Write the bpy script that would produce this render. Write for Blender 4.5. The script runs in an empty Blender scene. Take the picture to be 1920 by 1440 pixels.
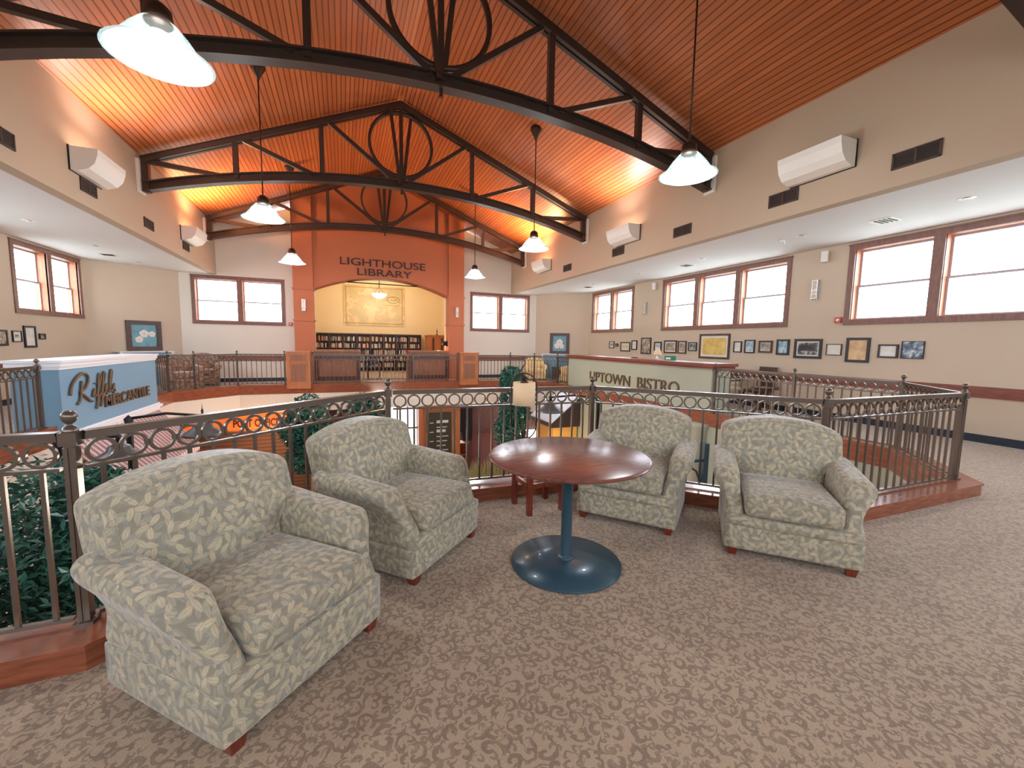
import bpy, bmesh, math, random
from mathutils import Vector, Matrix
R = math.radians
PI = math.pi
rnd = random.Random(7)
scn = bpy.context.scene
COL = scn.collection

# ------------------------------------------------------------------ materials
def lin(c):
    c = c / 255.0
    return c / 12.92 if c <= 0.04045 else ((c + 0.055) / 1.055) ** 2.4
def rgb(r, g, b): return (lin(r), lin(g), lin(b), 1.0)

def new_mat(name):
    m = bpy.data.materials.new(name); m.use_nodes = True
    nt = m.node_tree; b = nt.nodes['Principled BSDF']
    return m, nt, b
def N(nt, t, **kw):
    n = nt.nodes.new(t)
    for k, v in kw.items(): setattr(n, k, v)
    return n
def math_node(nt, op, a, b=None, c=None):
    n = N(nt, 'ShaderNodeMath', operation=op)
    for i, v in enumerate((a, b, c)):
        if v is None: continue
        if isinstance(v, (int, float)): n.inputs[i].default_value = v
        else: nt.links.new(v, n.inputs[i])
    return n.outputs[0]
def mix_col(nt, f, a, b):
    n = N(nt, 'ShaderNodeMix', data_type='RGBA')
    for sock, v in ((n.inputs[0], f), (n.inputs[6], a), (n.inputs[7], b)):
        if isinstance(v, (int, float)): sock.default_value = v
        elif isinstance(v, tuple): sock.default_value = v
        else: nt.links.new(v, sock)
    return n.outputs[2]
def plain(name, col, rough=0.6, metal=0.0, var=0.06, scale=8.0, bump=0.0, bscale=60.0, emit=None, estr=0.0, spec=0.5, coat=0.0):
    """a surface of one colour with slight natural variation"""
    m, nt, b = new_mat(name)
    tc = N(nt, 'ShaderNodeTexCoord')
    nz = N(nt, 'ShaderNodeTexNoise'); nz.inputs['Scale'].default_value = scale; nz.inputs['Detail'].default_value = 3
    nt.links.new(tc.outputs['Object'], nz.inputs['Vector'])
    dark = tuple(c * (1 - var) for c in col[:3]) + (1,); light = tuple(min(1, c * (1 + var)) for c in col[:3]) + (1,)
    nt.links.new(mix_col(nt, nz.outputs['Fac'], dark, light), b.inputs['Base Color'])
    b.inputs['Roughness'].default_value = rough; b.inputs['Metallic'].default_value = metal
    b.inputs['Specular IOR Level'].default_value = spec
    b.inputs['Coat Weight'].default_value = coat
    if bump:
        n2 = N(nt, 'ShaderNodeTexNoise'); n2.inputs['Scale'].default_value = bscale
        nt.links.new(tc.outputs['Object'], n2.inputs['Vector'])
        bp = N(nt, 'ShaderNodeBump'); bp.inputs['Strength'].default_value = bump; bp.inputs['Distance'].default_value = 0.01
        nt.links.new(n2.outputs['Fac'], bp.inputs['Height']); nt.links.new(bp.outputs['Normal'], b.inputs['Normal'])
    if emit:
        b.inputs['Emission Color'].default_value = emit; b.inputs['Emission Strength'].default_value = estr
    return m
def wood(name, c1, c2, rough=0.35, stretch=(1.5, 1.5, 14), coat=0.0, axis_long=None, spec=0.5):
    m, nt, b = new_mat(name)
    tc = N(nt, 'ShaderNodeTexCoord'); mp = N(nt, 'ShaderNodeMapping')
    mp.inputs['Scale'].default_value = stretch
    nt.links.new(tc.outputs['Object'], mp.inputs['Vector'])
    nz = N(nt, 'ShaderNodeTexNoise'); nz.inputs['Scale'].default_value = 3.0; nz.inputs['Detail'].default_value = 6; nz.inputs['Distortion'].default_value = 0.6
    nt.links.new(mp.outputs[0], nz.inputs['Vector'])
    rp = N(nt, 'ShaderNodeValToRGB'); rp.color_ramp.elements[0].position = 0.3; rp.color_ramp.elements[1].position = 0.72
    rp.color_ramp.elements[0].color = c1; rp.color_ramp.elements[1].color = c2
    nt.links.new(nz.outputs['Fac'], rp.inputs[0]); nt.links.new(rp.outputs[0], b.inputs['Base Color'])
    b.inputs['Roughness'].default_value = rough; b.inputs['Coat Weight'].default_value = coat
    b.inputs['Specular IOR Level'].default_value = spec
    return m

M = {}
M['wall'] = plain('warm_beige_paint', rgb(204, 187, 166), 0.85, var=0.03, scale=1.5, bump=0.05, bscale=140)
M['wall_white'] = plain('off_white_paint', rgb(222, 214, 200), 0.85, var=0.02, scale=1.5)
M['wall_nave'] = plain('upper_beige_paint', rgb(186, 166, 143), 0.85, var=0.03, scale=1.2)
M['ceil_white'] = plain('white_ceiling_paint', rgb(226, 226, 228), 0.8, var=0.02, scale=1.0)
M['terra'] = plain('terracotta_paint', rgb(182, 108, 74), 0.8, var=0.04, scale=1.5)
M['lib_wall'] = plain('library_cream_paint', rgb(238, 214, 168), 0.85, var=0.03, scale=1.5)
M['sage'] = plain('sage_green_paint', rgb(166, 172, 152), 0.7, var=0.03, scale=1.5)
M['steel'] = plain('dark_brown_steel', rgb(64, 50, 44), 0.42, metal=0.2, var=0.15, scale=5)
M['rail'] = plain('bronze_rail_metal', rgb(112, 100, 90), 0.27, metal=0.6, var=0.08, scale=10)
M['navy'] = plain('navy_baseboard', rgb(30, 44, 58), 0.45, var=0.1)
M['teal_steel'] = plain('blue_grey_enamel', rgb(50, 78, 92), 0.33, metal=0.15, var=0.08, scale=4, coat=0.15)
M['casing'] = wood('window_casing_wood', rgb(112, 76, 66), rgb(138, 98, 86), 0.42, (10, 10, 2))
M['jamb'] = wood('window_jamb_wood', rgb(176, 104, 70), rgb(204, 130, 92), 0.45, (10, 10, 2))
M['sash'] = plain('sash_paint', rgb(176, 164, 168), 0.5)
M['curb'] = wood('curb_wood', rgb(122, 66, 44), rgb(158, 92, 64), 0.22, (2, 2, 14), coat=0.2)
M['red_wood'] = wood('red_brown_leg_wood', rgb(92, 34, 20), rgb(134, 56, 34), 0.28, (14, 14, 2), coat=0.3)
M['table_top'] = wood('mahogany_tabletop', rgb(100, 58, 50), rgb(128, 80, 68), 0.24, (2, 12, 2), coat=0.0)
M['trim_wood'] = wood('chair_rail_wood', rgb(108, 54, 40), rgb(140, 74, 56), 0.4, (2, 2, 10))
M['panel_wood'] = wood('brown_panel_wood', rgb(134, 86, 62), rgb(150, 100, 74), 0.45, (5, 5, .8))
M['orange_wood'] = wood('honey_oak', rgb(172, 104, 62), rgb(190, 120, 74), 0.4, (5, 5, .8))
M['shelf_wood'] = wood('dark_bookcase_wood', rgb(66, 32, 24), rgb(92, 48, 34), 0.4, (6, 6, 2))
M['dark_wood'] = wood('dark_furniture_wood', rgb(60, 34, 26), rgb(94, 56, 42), 0.35, (8, 8, 2))
M['vent'] = plain('brown_grille', rgb(74, 54, 44), 0.6)
M['vent_in'] = plain('grille_shadow', rgb(30, 24, 22), 0.8)
M['white_metal'] = plain('white_enamel', rgb(232, 228, 220), 0.45, var=0.02)
M['black'] = plain('black_metal', rgb(26, 26, 30), 0.4, metal=0.3)
M['grey_metal'] = plain('grey_enamel', rgb(92, 92, 94), 0.35, metal=0.5)
M['black_frame'] = plain('black_picture_frame', rgb(34, 30, 34), 0.35)
M['brown_frame'] = wood('brown_picture_frame', rgb(58, 38, 30), rgb(92, 64, 50), 0.4)
M['mat_white'] = plain('picture_mount', rgb(226, 222, 214), 0.8, var=0.02)
M['blue_wall'] = plain('slate_blue_paint', rgb(120, 158, 184), 0.7, var=0.03, scale=1.5)
M['gloss_white'] = plain('white_trim_paint', rgb(236, 240, 246), 0.4, var=0.01)
M['gold'] = plain('aged_bronze_letters', rgb(112, 88, 64), 0.45, metal=0.4, var=0.15)
M['dark_letters'] = plain('dark_plum_letters', rgb(52, 26, 28), 0.5)
M['orange_sign'] = plain('orange_sign_paint', rgb(248, 112, 40), 0.5, emit=rgb(248, 104, 34), estr=0.35)
M['lamp_shade'] = plain('cream_lampshade', rgb(214, 184, 150), 0.8, emit=rgb(240, 200, 150), estr=0.08)
M['iron'] = plain('wrought_iron_bronze', rgb(66, 48, 40), 0.38, metal=0.6, var=0.25, scale=30)
M['yellow_cloth'] = plain('yellow_upholstery', rgb(222, 194, 142), 0.85, var=0.15, scale=18)
M['pale_cloth'] = plain('pale_upholstery', rgb(214, 204, 186), 0.9, var=0.05)
M['grey_cloth'] = plain('grey_tablecloth', rgb(150, 142, 128), 0.9, var=0.06)
M['charcoal'] = plain('charcoal_fabric', rgb(84, 78, 86), 0.9, var=0.08)
M['tree_bark'] = plain('pale_bark', rgb(150, 126, 100), 0.8, var=0.2, scale=20)
M['leaf'] = plain('deep_green_leaves', rgb(54, 104, 88), 0.32, var=0.5, scale=9)
M['leaf2'] = plain('fern_leaves', rgb(74, 104, 64), 0.5, var=0.4, scale=9)
M['grass'] = plain('pale_grass', rgb(158, 156, 108), .6, var=.4, scale=12)
M['pot'] = plain('brown_planter', rgb(90, 60, 44), 0.6)
M['tan_floor'] = wood('lower_floor_wood', rgb(150, 80, 48), rgb(184, 104, 64), 0.22, (1.2, 8, 1))
M['red_floor'] = wood('dining_floor_wood', rgb(62, 24, 17), rgb(88, 36, 24), 0.2, (1.2, 8, 1))
M['kiosk_wall'] = plain('golden_wall', rgb(226, 176, 92), 0.7, var=0.08, scale=3)
M['slab_white'] = plain('pale_roof_panel', rgb(214, 224, 240), 0.35, var=0.02)
M['slab_edge'] = plain('dark_brown_fascia', rgb(58, 46, 48), 0.4)
M['chalk'] = plain('dark_olive_board', rgb(62, 60, 46), 0.7)
M['chalk_mark'] = plain('chalk_white', rgb(216, 220, 220), 0.8)
M['green_box'] = plain('green_carton', rgb(36, 132, 100), 0.6)
M['red_plastic'] = plain('red_alarm_plastic', rgb(196, 70, 60), 0.4)
M['outside_ground'] = plain('pale_ground', rgb(180, 186, 176), 0.9, var=0.1)
M['outside_tree'] = plain('hazy_tree', rgb(110, 140, 120), 0.9, var=0.3)
M['outside_house'] = plain('pale_siding', rgb(190, 184, 178), 0.9)
M['tube'] = plain('lit_lamp', rgb(250, 250, 250), 0.5, emit=(0.92, 0.98, 1.0, 1), estr=40)
M['tube_warm'] = plain('lit_uplight', rgb(250, 240, 220), 0.5, emit=(1.0, 0.62, 0.36, 1), estr=4)
M['bowl'] = plain('lit_glass_bowl', rgb(250, 246, 236), 0.3, emit=(1.0, 0.9, 0.75, 1), estr=6)
M['downlight'] = plain('recessed_reflector', rgb(200, 200, 205), 0.25, metal=0.5)
M['bright'] = plain('sky_lit_window', rgb(250, 250, 255), 0.6, emit=(0.9, 0.93, 1.0, 1), estr=1.6)

def glass_mat():
    m = bpy.data.materials.new('window_glass'); m.use_nodes = True; nt = m.node_tree
    nt.nodes.remove(nt.nodes['Principled BSDF'])
    t = N(nt, 'ShaderNodeBsdfTransparent'); t.inputs[0].default_value = (0.95, 0.97, 1, 1)
    g = N(nt, 'ShaderNodeBsdfGlossy'); g.inputs['Roughness'].default_value = 0.02
    x = N(nt, 'ShaderNodeMixShader'); x.inputs[0].default_value = 0.06
    nt.links.new(t.outputs[0], x.inputs[1]); nt.links.new(g.outputs[0], x.inputs[2])
    nt.links.new(x.outputs[0], nt.nodes['Material Output'].inputs[0])
    return m
M['glass'] = glass_mat()
def shade_glass():
    m, nt, b = new_mat('ribbed_lamp_glass')
    b.inputs['Base Color'].default_value = (0.30, 0.38, 0.37, 1); b.inputs['Roughness'].default_value = 0.15
    b.inputs['Alpha'].default_value = 0.55; b.inputs['Emission Color'].default_value = (0.8, 0.95, 0.95, 1); b.inputs['Emission Strength'].default_value = 0.0
    return m
M['shade_glass'] = shade_glass()

def board_ceiling():
    """tongue-and-groove boards running along the hall"""
    m, nt, b = new_mat('beadboard_ceiling_wood')
    tc = N(nt, 'ShaderNodeTexCoord'); sp = N(nt, 'ShaderNodeSeparateXYZ'); nt.links.new(tc.outputs['Object'], sp.inputs[0])
    u = math_node(nt, 'DIVIDE', sp.outputs['X'], 0.092)
    fr = math_node(nt, 'FRACT', u); gap = math_node(nt, 'LESS_THAN', math_node(nt, 'ABSOLUTE', math_node(nt, 'SUBTRACT', fr, 0.5)), 0.40)
    fl = math_node(nt, 'FLOOR', u)
    wn = N(nt, 'ShaderNodeTexWhiteNoise', noise_dimensions='1D'); nt.links.new(fl, wn.inputs['W'])
    mp = N(nt, 'ShaderNodeMapping'); mp.inputs['Scale'].default_value = (22, 1.6, 22); nt.links.new(tc.outputs['Object'], mp.inputs['Vector'])
    nz = N(nt, 'ShaderNodeTexNoise'); nz.inputs['Scale'].default_value = 1.0; nz.inputs['Detail'].default_value = 5; nt.links.new(mp.outputs[0], nz.inputs['Vector'])
    f = math_node(nt, 'ADD', math_node(nt, 'MULTIPLY', nz.outputs['Fac'], 0.7), math_node(nt, 'MULTIPLY', wn.outputs['Value'], 0.35))
    c = mix_col(nt, f, rgb(146, 82, 48), rgb(200, 120, 70))
    c = mix_col(nt, gap, rgb(112, 56, 30), c)
    nt.links.new(c, b.inputs['Base Color']); b.inputs['Roughness'].default_value = 0.42
    bp = N(nt, 'ShaderNodeBump'); bp.inputs['Strength'].default_value = 0.5; bp.inputs['Distance'].default_value = 0.008
    nt.links.new(gap, bp.inputs['Height']); nt.links.new(bp.outputs['Normal'], b.inputs['Normal'])
    return m
M['boards'] = board_ceiling()

def carpet():
    m, nt, b = new_mat('scroll_patterned_carpet')
    tc = N(nt, 'ShaderNodeTexCoord')
    warp = N(nt, 'ShaderNodeTexNoise'); warp.inputs['Scale'].default_value = 9; warp.inputs['Detail'].default_value = 2
    nt.links.new(tc.outputs['Object'], warp.inputs['Vector'])
    def vm(op, a, bb=None, scale=None):
        n = N(nt, 'ShaderNodeVectorMath', operation=op); nt.links.new(a, n.inputs[0])
        if bb is not None:
            if isinstance(bb, tuple): n.inputs[1].default_value = bb
            else: nt.links.new(bb, n.inputs[1])
        if scale is not None: n.inputs['Scale'].default_value = scale
        return n.outputs[0]
    w = vm('SCALE', vm('SUBTRACT', warp.outputs['Color'], (0.5, 0.5, 0.5)), scale=0.06)
    p = vm('ADD', tc.outputs['Object'], w)
    def curls(scale, off, turns, rmax):
        q = vm('ADD', p, off)
        v = N(nt, 'ShaderNodeTexVoronoi', voronoi_dimensions='2D'); v.inputs['Scale'].default_value = scale; v.inputs['Randomness'].default_value = 0.75
        nt.links.new(q, v.inputs['Vector'])
        loc = vm('SUBTRACT', q, v.outputs['Position'])
        s = N(nt, 'ShaderNodeSeparateXYZ'); nt.links.new(loc, s.inputs[0])
        cs = N(nt, 'ShaderNodeSeparateColor'); nt.links.new(v.outputs['Color'], cs.inputs[0])
        th = math_node(nt, 'ARCTAN2', s.outputs[1], s.outputs[0])
        r = math_node(nt, 'MULTIPLY', v.outputs['Distance'], 1.0)
        sign = math_node(nt, 'SUBTRACT', math_node(nt, 'MULTIPLY', math_node(nt, 'GREATER_THAN', cs.outputs[0], 0.5), 2), 1)
        ang = math_node(nt, 'ADD', math_node(nt, 'MULTIPLY', th, sign), math_node(nt, 'ADD', math_node(nt, 'MULTIPLY', r, turns), math_node(nt, 'MULTIPLY', cs.outputs[1], 6.28)))
        line = math_node(nt, 'GREATER_THAN', math_node(nt, 'SINE', ang), 0.42)
        near = math_node(nt, 'LESS_THAN', r, rmax)
        return math_node(nt, 'MULTIPLY', line, near)
    a = curls(14.0, (0, 0, 0), 9.0, 0.60); c2 = curls(24.0, (3.3, 1.7, 0), 7.0, 0.50)
    mk = math_node(nt, 'MAXIMUM', a, math_node(nt, 'MULTIPLY', c2, 0.85))
    fine = N(nt, 'ShaderNodeTexNoise'); fine.inputs['Scale'].default_value = 160; fine.inputs['Detail'].default_value = 2; nt.links.new(tc.outputs['Object'], fine.inputs['Vector'])
    big = N(nt, 'ShaderNodeTexNoise'); big.inputs['Scale'].default_value = 14; nt.links.new(tc.outputs['Object'], big.inputs['Vector'])
    base = mix_col(nt, fine.outputs['Fac'], rgb(144, 122, 99), rgb(204, 181, 155))
    base = mix_col(nt, math_node(nt, 'MULTIPLY', big.outputs['Fac'], 0.5), base, rgb(162, 139, 116))
    dk = mix_col(nt, fine.outputs['Fac'], rgb(92, 76, 64), rgb(146, 125, 107))
    fac = math_node(nt, 'MULTIPLY', mk, math_node(nt, 'ADD', math_node(nt, 'MULTIPLY', big.outputs['Fac'], 0.9), 0.30))
    nt.links.new(mix_col(nt, math_node(nt, 'MINIMUM', fac, 0.8), base, dk), b.inputs['Base Color'])
    b.inputs['Roughness'].default_value = 0.95; b.inputs['Specular IOR Level'].default_value = 0.25
    b.inputs['Sheen Weight'].default_value = 0.35; b.inputs['Sheen Roughness'].default_value = 0.4
    bp = N(nt, 'ShaderNodeBump'); bp.inputs['Strength'].default_value = 0.5; bp.inputs['Distance'].default_value = 0.004
    nt.links.new(fine.outputs['Fac'], bp.inputs['Height']); nt.links.new(bp.outputs['Normal'], b.inputs['Normal'])
    return m
M['carpet'] = carpet()

def leaf_fabric(name, ground, tones, scale=24.0):
    """woven upholstery strewn with small leaves; UV in metres"""
    m, nt, b = new_mat(name)
    uv = N(nt, 'ShaderNodeUVMap')
    nz = N(nt, 'ShaderNodeTexNoise'); nz.inputs['Scale'].default_value = 14; nz.inputs['Detail'].default_value = 3
    nt.links.new(uv.outputs[0], nz.inputs['Vector'])
    col = mix_col(nt, nz.outputs['Fac'], ground[0], ground[1])
    for k, off in enumerate(((0, 0, 0), (5.13, 2.41, 0), (1.77, 8.29, 0))):
        ad = N(nt, 'ShaderNodeVectorMath', operation='ADD'); ad.inputs[1].default_value = off; nt.links.new(uv.outputs[0], ad.inputs[0])
        v = N(nt, 'ShaderNodeTexVoronoi', voronoi_dimensions='2D'); v.inputs['Scale'].default_value = scale; v.inputs['Randomness'].default_value = 0.85
        nt.links.new(ad.outputs[0], v.inputs['Vector'])
        sb = N(nt, 'ShaderNodeVectorMath', operation='SUBTRACT'); nt.links.new(ad.outputs[0], sb.inputs[0]); nt.links.new(v.outputs['Position'], sb.inputs[1])
        cs = N(nt, 'ShaderNodeSeparateColor'); nt.links.new(v.outputs['Color'], cs.inputs[0])
        ro = N(nt, 'ShaderNodeVectorRotate', rotation_type='Z_AXIS'); nt.links.new(sb.outputs[0], ro.inputs['Vector'])
        nt.links.new(math_node(nt, 'MULTIPLY', cs.outputs[0], 6.283), ro.inputs['Angle'])
        s = N(nt, 'ShaderNodeSeparateXYZ'); nt.links.new(ro.outputs[0], s.inputs[0])
        L, W = 0.64 / scale, 0.27 / scale
        xx = math_node(nt, 'DIVIDE', s.outputs[0], L)
        prof = math_node(nt, 'MULTIPLY', math_node(nt, 'SUBTRACT', 1.0, math_node(nt, 'MULTIPLY', xx, xx)), W)
        ay = math_node(nt, 'ABSOLUTE', s.outputs[1])
        inside = math_node(nt, 'LESS_THAN', ay, prof)
        edge = math_node(nt, 'GREATER_THAN', ay, math_node(nt, 'MULTIPLY', prof, 0.72))
        vein = math_node(nt, 'LESS_THAN', ay, W * 0.10)
        ln = math_node(nt, 'MAXIMUM', edge, vein)
        t = mix_col(nt, cs.outputs[1], tones[k][0], tones[k][1])
        t2 = mix_col(nt, math_node(nt, 'MULTIPLY', ln, 0.55), t, tones[k][2])
        col = mix_col(nt, math_node(nt, 'MULTIPLY', inside, 0.66), col, t2)
    th = N(nt, 'ShaderNodeTexNoise'); th.inputs['Scale'].default_value = 420; nt.links.new(uv.outputs[0], th.inputs['Vector'])
    col = mix_col(nt, math_node(nt, 'MULTIPLY', th.outputs['Fac'], 0.22), col, rgb(96, 92, 80))
    nt.links.new(col, b.inputs['Base Color']); b.inputs['Roughness'].default_value = 0.8
    b.inputs['Sheen Weight'].default_value = 0.5; b.inputs['Sheen Roughness'].default_value = 0.35; b.inputs['Specular IOR Level'].default_value = 0.3
    bp = N(nt, 'ShaderNodeBump'); bp.inputs['Strength'].default_value = 0.35; bp.inputs['Distance'].default_value = 0.002
    nt.links.new(th.outputs['Fac'], bp.inputs['Height']); nt.links.new(bp.outputs['Normal'], b.inputs['Normal'])
    return m
M['fabric'] = leaf_fabric('leaf_patterned_upholstery', (rgb(122, 121, 110), rgb(166, 156, 134)),
    ((rgb(184, 176, 152), rgb(146, 150, 146), rgb(118, 120, 116)),
     (rgb(198, 184, 154), rgb(164, 160, 144), rgb(136, 132, 120)),
     (rgb(222, 204, 168), rgb(192, 180, 154), rgb(150, 140, 120))), scale=21.0)
M['floral'] = leaf_fabric('rust_floral_upholstery', (rgb(98, 74, 66), rgb(130, 100, 86)),
    ((rgb(140, 108, 90), rgb(110, 84, 78), rgb(80, 60, 56)),
     (rgb(186, 146, 118), rgb(150, 112, 90), rgb(96, 70, 60)),
     (rgb(214, 178, 146), rgb(176, 128, 104), rgb(120, 84, 70))), scale=9.0)

def stripes(name, c1, c2, period, axis='X', rough=0.7):
    m, nt, b = new_mat(name)
    tc = N(nt, 'ShaderNodeTexCoord'); sp = N(nt, 'ShaderNodeSeparateXYZ'); nt.links.new(tc.outputs['Object'], sp.inputs[0])
    f = math_node(nt, 'LESS_THAN', math_node(nt, 'FRACT', math_node(nt, 'DIVIDE', sp.outputs[axis], period)), 0.5)
    nt.links.new(mix_col(nt, f, c1, c2), b.inputs['Base Color']); b.inputs['Roughness'].default_value = rough
    return m
M['awning'] = stripes('red_and_white_striped_canvas', rgb(240, 236, 240), rgb(206, 150, 150), 0.14, 'Y')
M['siding'] = stripes('brown_clapboard', rgb(112, 76, 50), rgb(88, 58, 40), 0.12, 'Z')

def art(name, kind, a, b_, c_):
    """printed pictures made of noise shapes"""
    m, nt, b = new_mat(name)
    tc = N(nt, 'ShaderNodeTexCoord')
    nz = N(nt, 'ShaderNodeTexNoise'); nz.inputs['Scale'].default_value = {'photo': 9, 'flower': 3.2, 'map': 2.2, 'paper': 5}[kind]; nz.inputs['Detail'].default_value = 6
    nz.inputs['Distortion'].default_value = 0.4
    nt.links.new(tc.outputs['Object'], nz.inputs['Vector'])
    rp = N(nt, 'ShaderNodeValToRGB'); e = rp.color_ramp.elements
    e[0].position = 0.36; e[0].color = a; e[1].position = 0.66; e[1].color = c_
    k = e.new(0.5); k.color = b_
    if kind == 'map':
        k2 = e.new(0.52); k2.color = tuple(x * 0.72 for x in b_[:3]) + (1,); k3 = e.new(0.54); k3.color = c_
    nt.links.new(nz.outputs['Fac'], rp.inputs[0]); nt.links.new(rp.outputs[0], b.inputs['Base Color']); b.inputs['Roughness'].default_value = 0.35
    return m

# ------------------------------------------------------------------ mesh helpers
def obj(name, me, mat, parent=None, loc=None, rot=None):
    o = bpy.data.objects.new(name, me); COL.objects.link(o)
    if mat is not None and not me.materials: me.materials.append(mat)
    if parent is not None: o.parent = parent
    if loc is not None: o.location = loc
    if rot is not None: o.rotation_euler = rot
    return o
def to_mesh(name, bm, smooth=False):
    me = bpy.data.meshes.new(name); bm.normal_update(); bm.to_mesh(me); bm.free()
    if smooth:
        for p in me.polygons: p.use_smooth = True
    return me
def thing(name, label, cat, loc=(0, 0, 0), rotz=0.0, group=None):
    o = bpy.data.objects.new(name, None); COL.objects.link(o); o.empty_display_size = 0.1
    o.location = loc; o.rotation_euler = (0, 0, rotz); o['label'] = label; o['category'] = cat
    if group: o['group'] = group
    return o
def tag(o, label, cat, group=None, kind=None):
    o['label'] = label; o['category'] = cat
    if group: o['group'] = group
    if kind: o['kind'] = kind
    return o
def struct(o): o['kind'] = 'structure'; return o
def box(bm, x0, x1, y0, y1, z0, z1, mtx=None):
    vs = [bm.verts.new(v) for v in ((x0, y0, z0), (x1, y0, z0), (x1, y1, z0), (x0, y1, z0), (x0, y0, z1), (x1, y0, z1), (x1, y1, z1), (x0, y1, z1))]
    for f in ((3, 2, 1, 0), (4, 5, 6, 7), (0, 1, 5, 4), (1, 2, 6, 5), (2, 3, 7, 6), (3, 0, 4, 7)): bm.faces.new([vs[i] for i in f])
    if mtx is not None: bmesh.ops.transform(bm, matrix=mtx, verts=vs)
    return vs
def bar(bm, a, b, w, h, up=(0, 0, 1)):
    """rectangular bar from a to b, w across, h along up"""
    a = Vector(a); b = Vector(b); d = (b - a); L = d.length; d.normalize()
    up = Vector(up); s = d.cross(up)
    if s.length < 1e-4: s = d.cross(Vector((1, 0, 0)))
    s.normalize(); u = s.cross(d)
    m = Matrix((s, d, u)).transposed().to_4x4(); m.translation = a
    return box(bm, -w / 2, w / 2, 0, L, -h / 2, h / 2, m)
def bmesh_bar(a, b, w, h, up=(0, 0, 1)):
    bm = bmesh.new(); bar(bm, a, b, w, h, up); return bm
def prism(bm, pts, z0, z1):
    lo = [bm.verts.new((x, y, z0)) for x, y in pts]; hi = [bm.verts.new((x, y, z1)) for x, y in pts]
    n = len(pts)
    bm.faces.new(list(reversed(lo))); bm.faces.new(hi)
    for i in range(n): bm.faces.new((lo[i], lo[(i + 1) % n], hi[(i + 1) % n], hi[i]))
    return lo + hi
def lathe(bm, prof, seg=24, mtx=None, cap=True):
    rings = []
    for r, z in prof:
        if r < 1e-6: rings.append([bm.verts.new((0, 0, z))])
        else: rings.append([bm.verts.new((r * math.cos(2 * PI * i / seg), r * math.sin(2 * PI * i / seg), z)) for i in range(seg)])
    for a, b in zip(rings, rings[1:]):
        for i in range(seg):
            j = (i + 1) % seg
            if len(a) == 1 and len(b) == 1: continue
            if len(a) == 1: bm.faces.new((a[0], b[j], b[i]))
            elif len(b) == 1: bm.faces.new((a[i], a[j], b[0]))
            else: bm.faces.new((a[i], a[j], b[j], b[i]))
    vs = [v for r in rings for v in r]
    if cap:
        for ring, rev in ((rings[0], True), (rings[-1], False)):
            if len(ring) > 2: bm.faces.new(list(reversed(ring)) if rev else ring)
    bmesh.ops.recalc_face_normals(bm, faces=bm.faces)
    if mtx is not None: bmesh.ops.transform(bm, matrix=mtx, verts=vs)
    return vs
def tube(bm, pts, r, seg=8, closed=False):
    pts = [Vector(p) for p in pts]; n = len(pts); rings = []
    rr = r if isinstance(r, (list, tuple)) else [r] * n
    prev = None
    for i, p in enumerate(pts):
        if closed: d = pts[(i + 1) % n] - pts[i - 1]
        else: d = pts[min(i + 1, n - 1)] - pts[max(i - 1, 0)]
        d.normalize()
        if prev is None:
            s = d.cross(Vector((0, 0, 1)))
            if s.length < 1e-3: s = d.cross(Vector((1, 0, 0)))
        else:
            s = prev - d * prev.dot(d)
        s.normalize(); prev = s; t = d.cross(s)
        rings.append([bm.verts.new(p + (s * math.cos(2 * PI * k / seg) + t * math.sin(2 * PI * k / seg)) * rr[i]) for k in range(seg)])
    pairs = list(zip(rings, rings[1:])) + ([(rings[-1], rings[0])] if closed else [])
    for a, b in pairs:
        for k in range(seg): bm.faces.new((a[k], a[(k + 1) % seg], b[(k + 1) % seg], b[k]))
    if not closed: bm.faces.new(list(reversed(rings[0]))); bm.faces.new(rings[-1])
    bmesh.ops.recalc_face_normals(bm, faces=bm.faces)
def softbox(size, r, n=10, deform=None):
    """box with rounded edges, dense enough to bend; deform maps a Vector"""
    sx, sy, sz = (s / 2 for s in size)
    bm = bmesh.new(); bmesh.ops.create_cube(bm, size=2.0)
    bmesh.ops.subdivide_edges(bm, edges=bm.edges[:], cuts=n, use_grid_fill=True)
    for v in bm.verts:
        # spread samples so the rounding gets enough of them
        q = Vector([math.copysign(abs(c) ** 0.75, c) for c in v.co])
        p = Vector((q.x * sx, q.y * sy, q.z * sz))
        inner = Vector((max(-sx + r, min(sx - r, p.x)), max(-sy + r, min(sy - r, p.y)), max(-sz + r, min(sz - r, p.z))))
        d = p - inner
        if d.length > 1e-6:
            p = inner + d.normalized() * r
        v.co = p
    if deform:
        for v in bm.verts: v.co = deform(v.co.copy())
    bm.normal_update()
    return bm
def box_uv(me):
    uvl = me.uv_layers.new(name='UVMap')
    for p in me.polygons:
        n = p.normal; ax = max(range(3), key=lambda i: abs(n[i]))
        for li in p.loop_indices:
            c = me.vertices[me.loops[li].vertex_index].co
            uvl.data[li].uv = ((c.y, c.z), (c.x, c.z), (c.x, c.y))[ax]
            uvl.data[li].uv = (uvl.data[li].uv[0] + ax * 3.1, uvl.data[li].uv[1] + ax * 1.7)
def fab(name, bm, mat, parent):
    me = to_mesh(name, bm, True); box_uv(me); return obj(name, me, mat, parent)
def mk(name, bm, mat, parent=None, smooth=False, loc=None, rot=None): return obj(name, to_mesh(name, bm, smooth), mat, parent, loc, rot)
def copy_tree(o, parent=None):
    c = o.copy(); COL.objects.link(c); c.parent = parent
    for ch in KIDS.get(o.name, []) or [x for x in bpy.data.objects if x.parent == o]: copy_tree(ch, c)
    return c
KIDS = {}
def freeze(o):
    """remember a prototype's children so copies need no search"""
    ks = [x for x in bpy.data.objects if x.parent == o]; KIDS[o.name] = ks
    for k in ks: freeze(k)
def smoothstep(a, b, x):
    t = max(0.0, min(1.0, (x - a) / (b - a))); return t * t * (3 - 2 * t)

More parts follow.
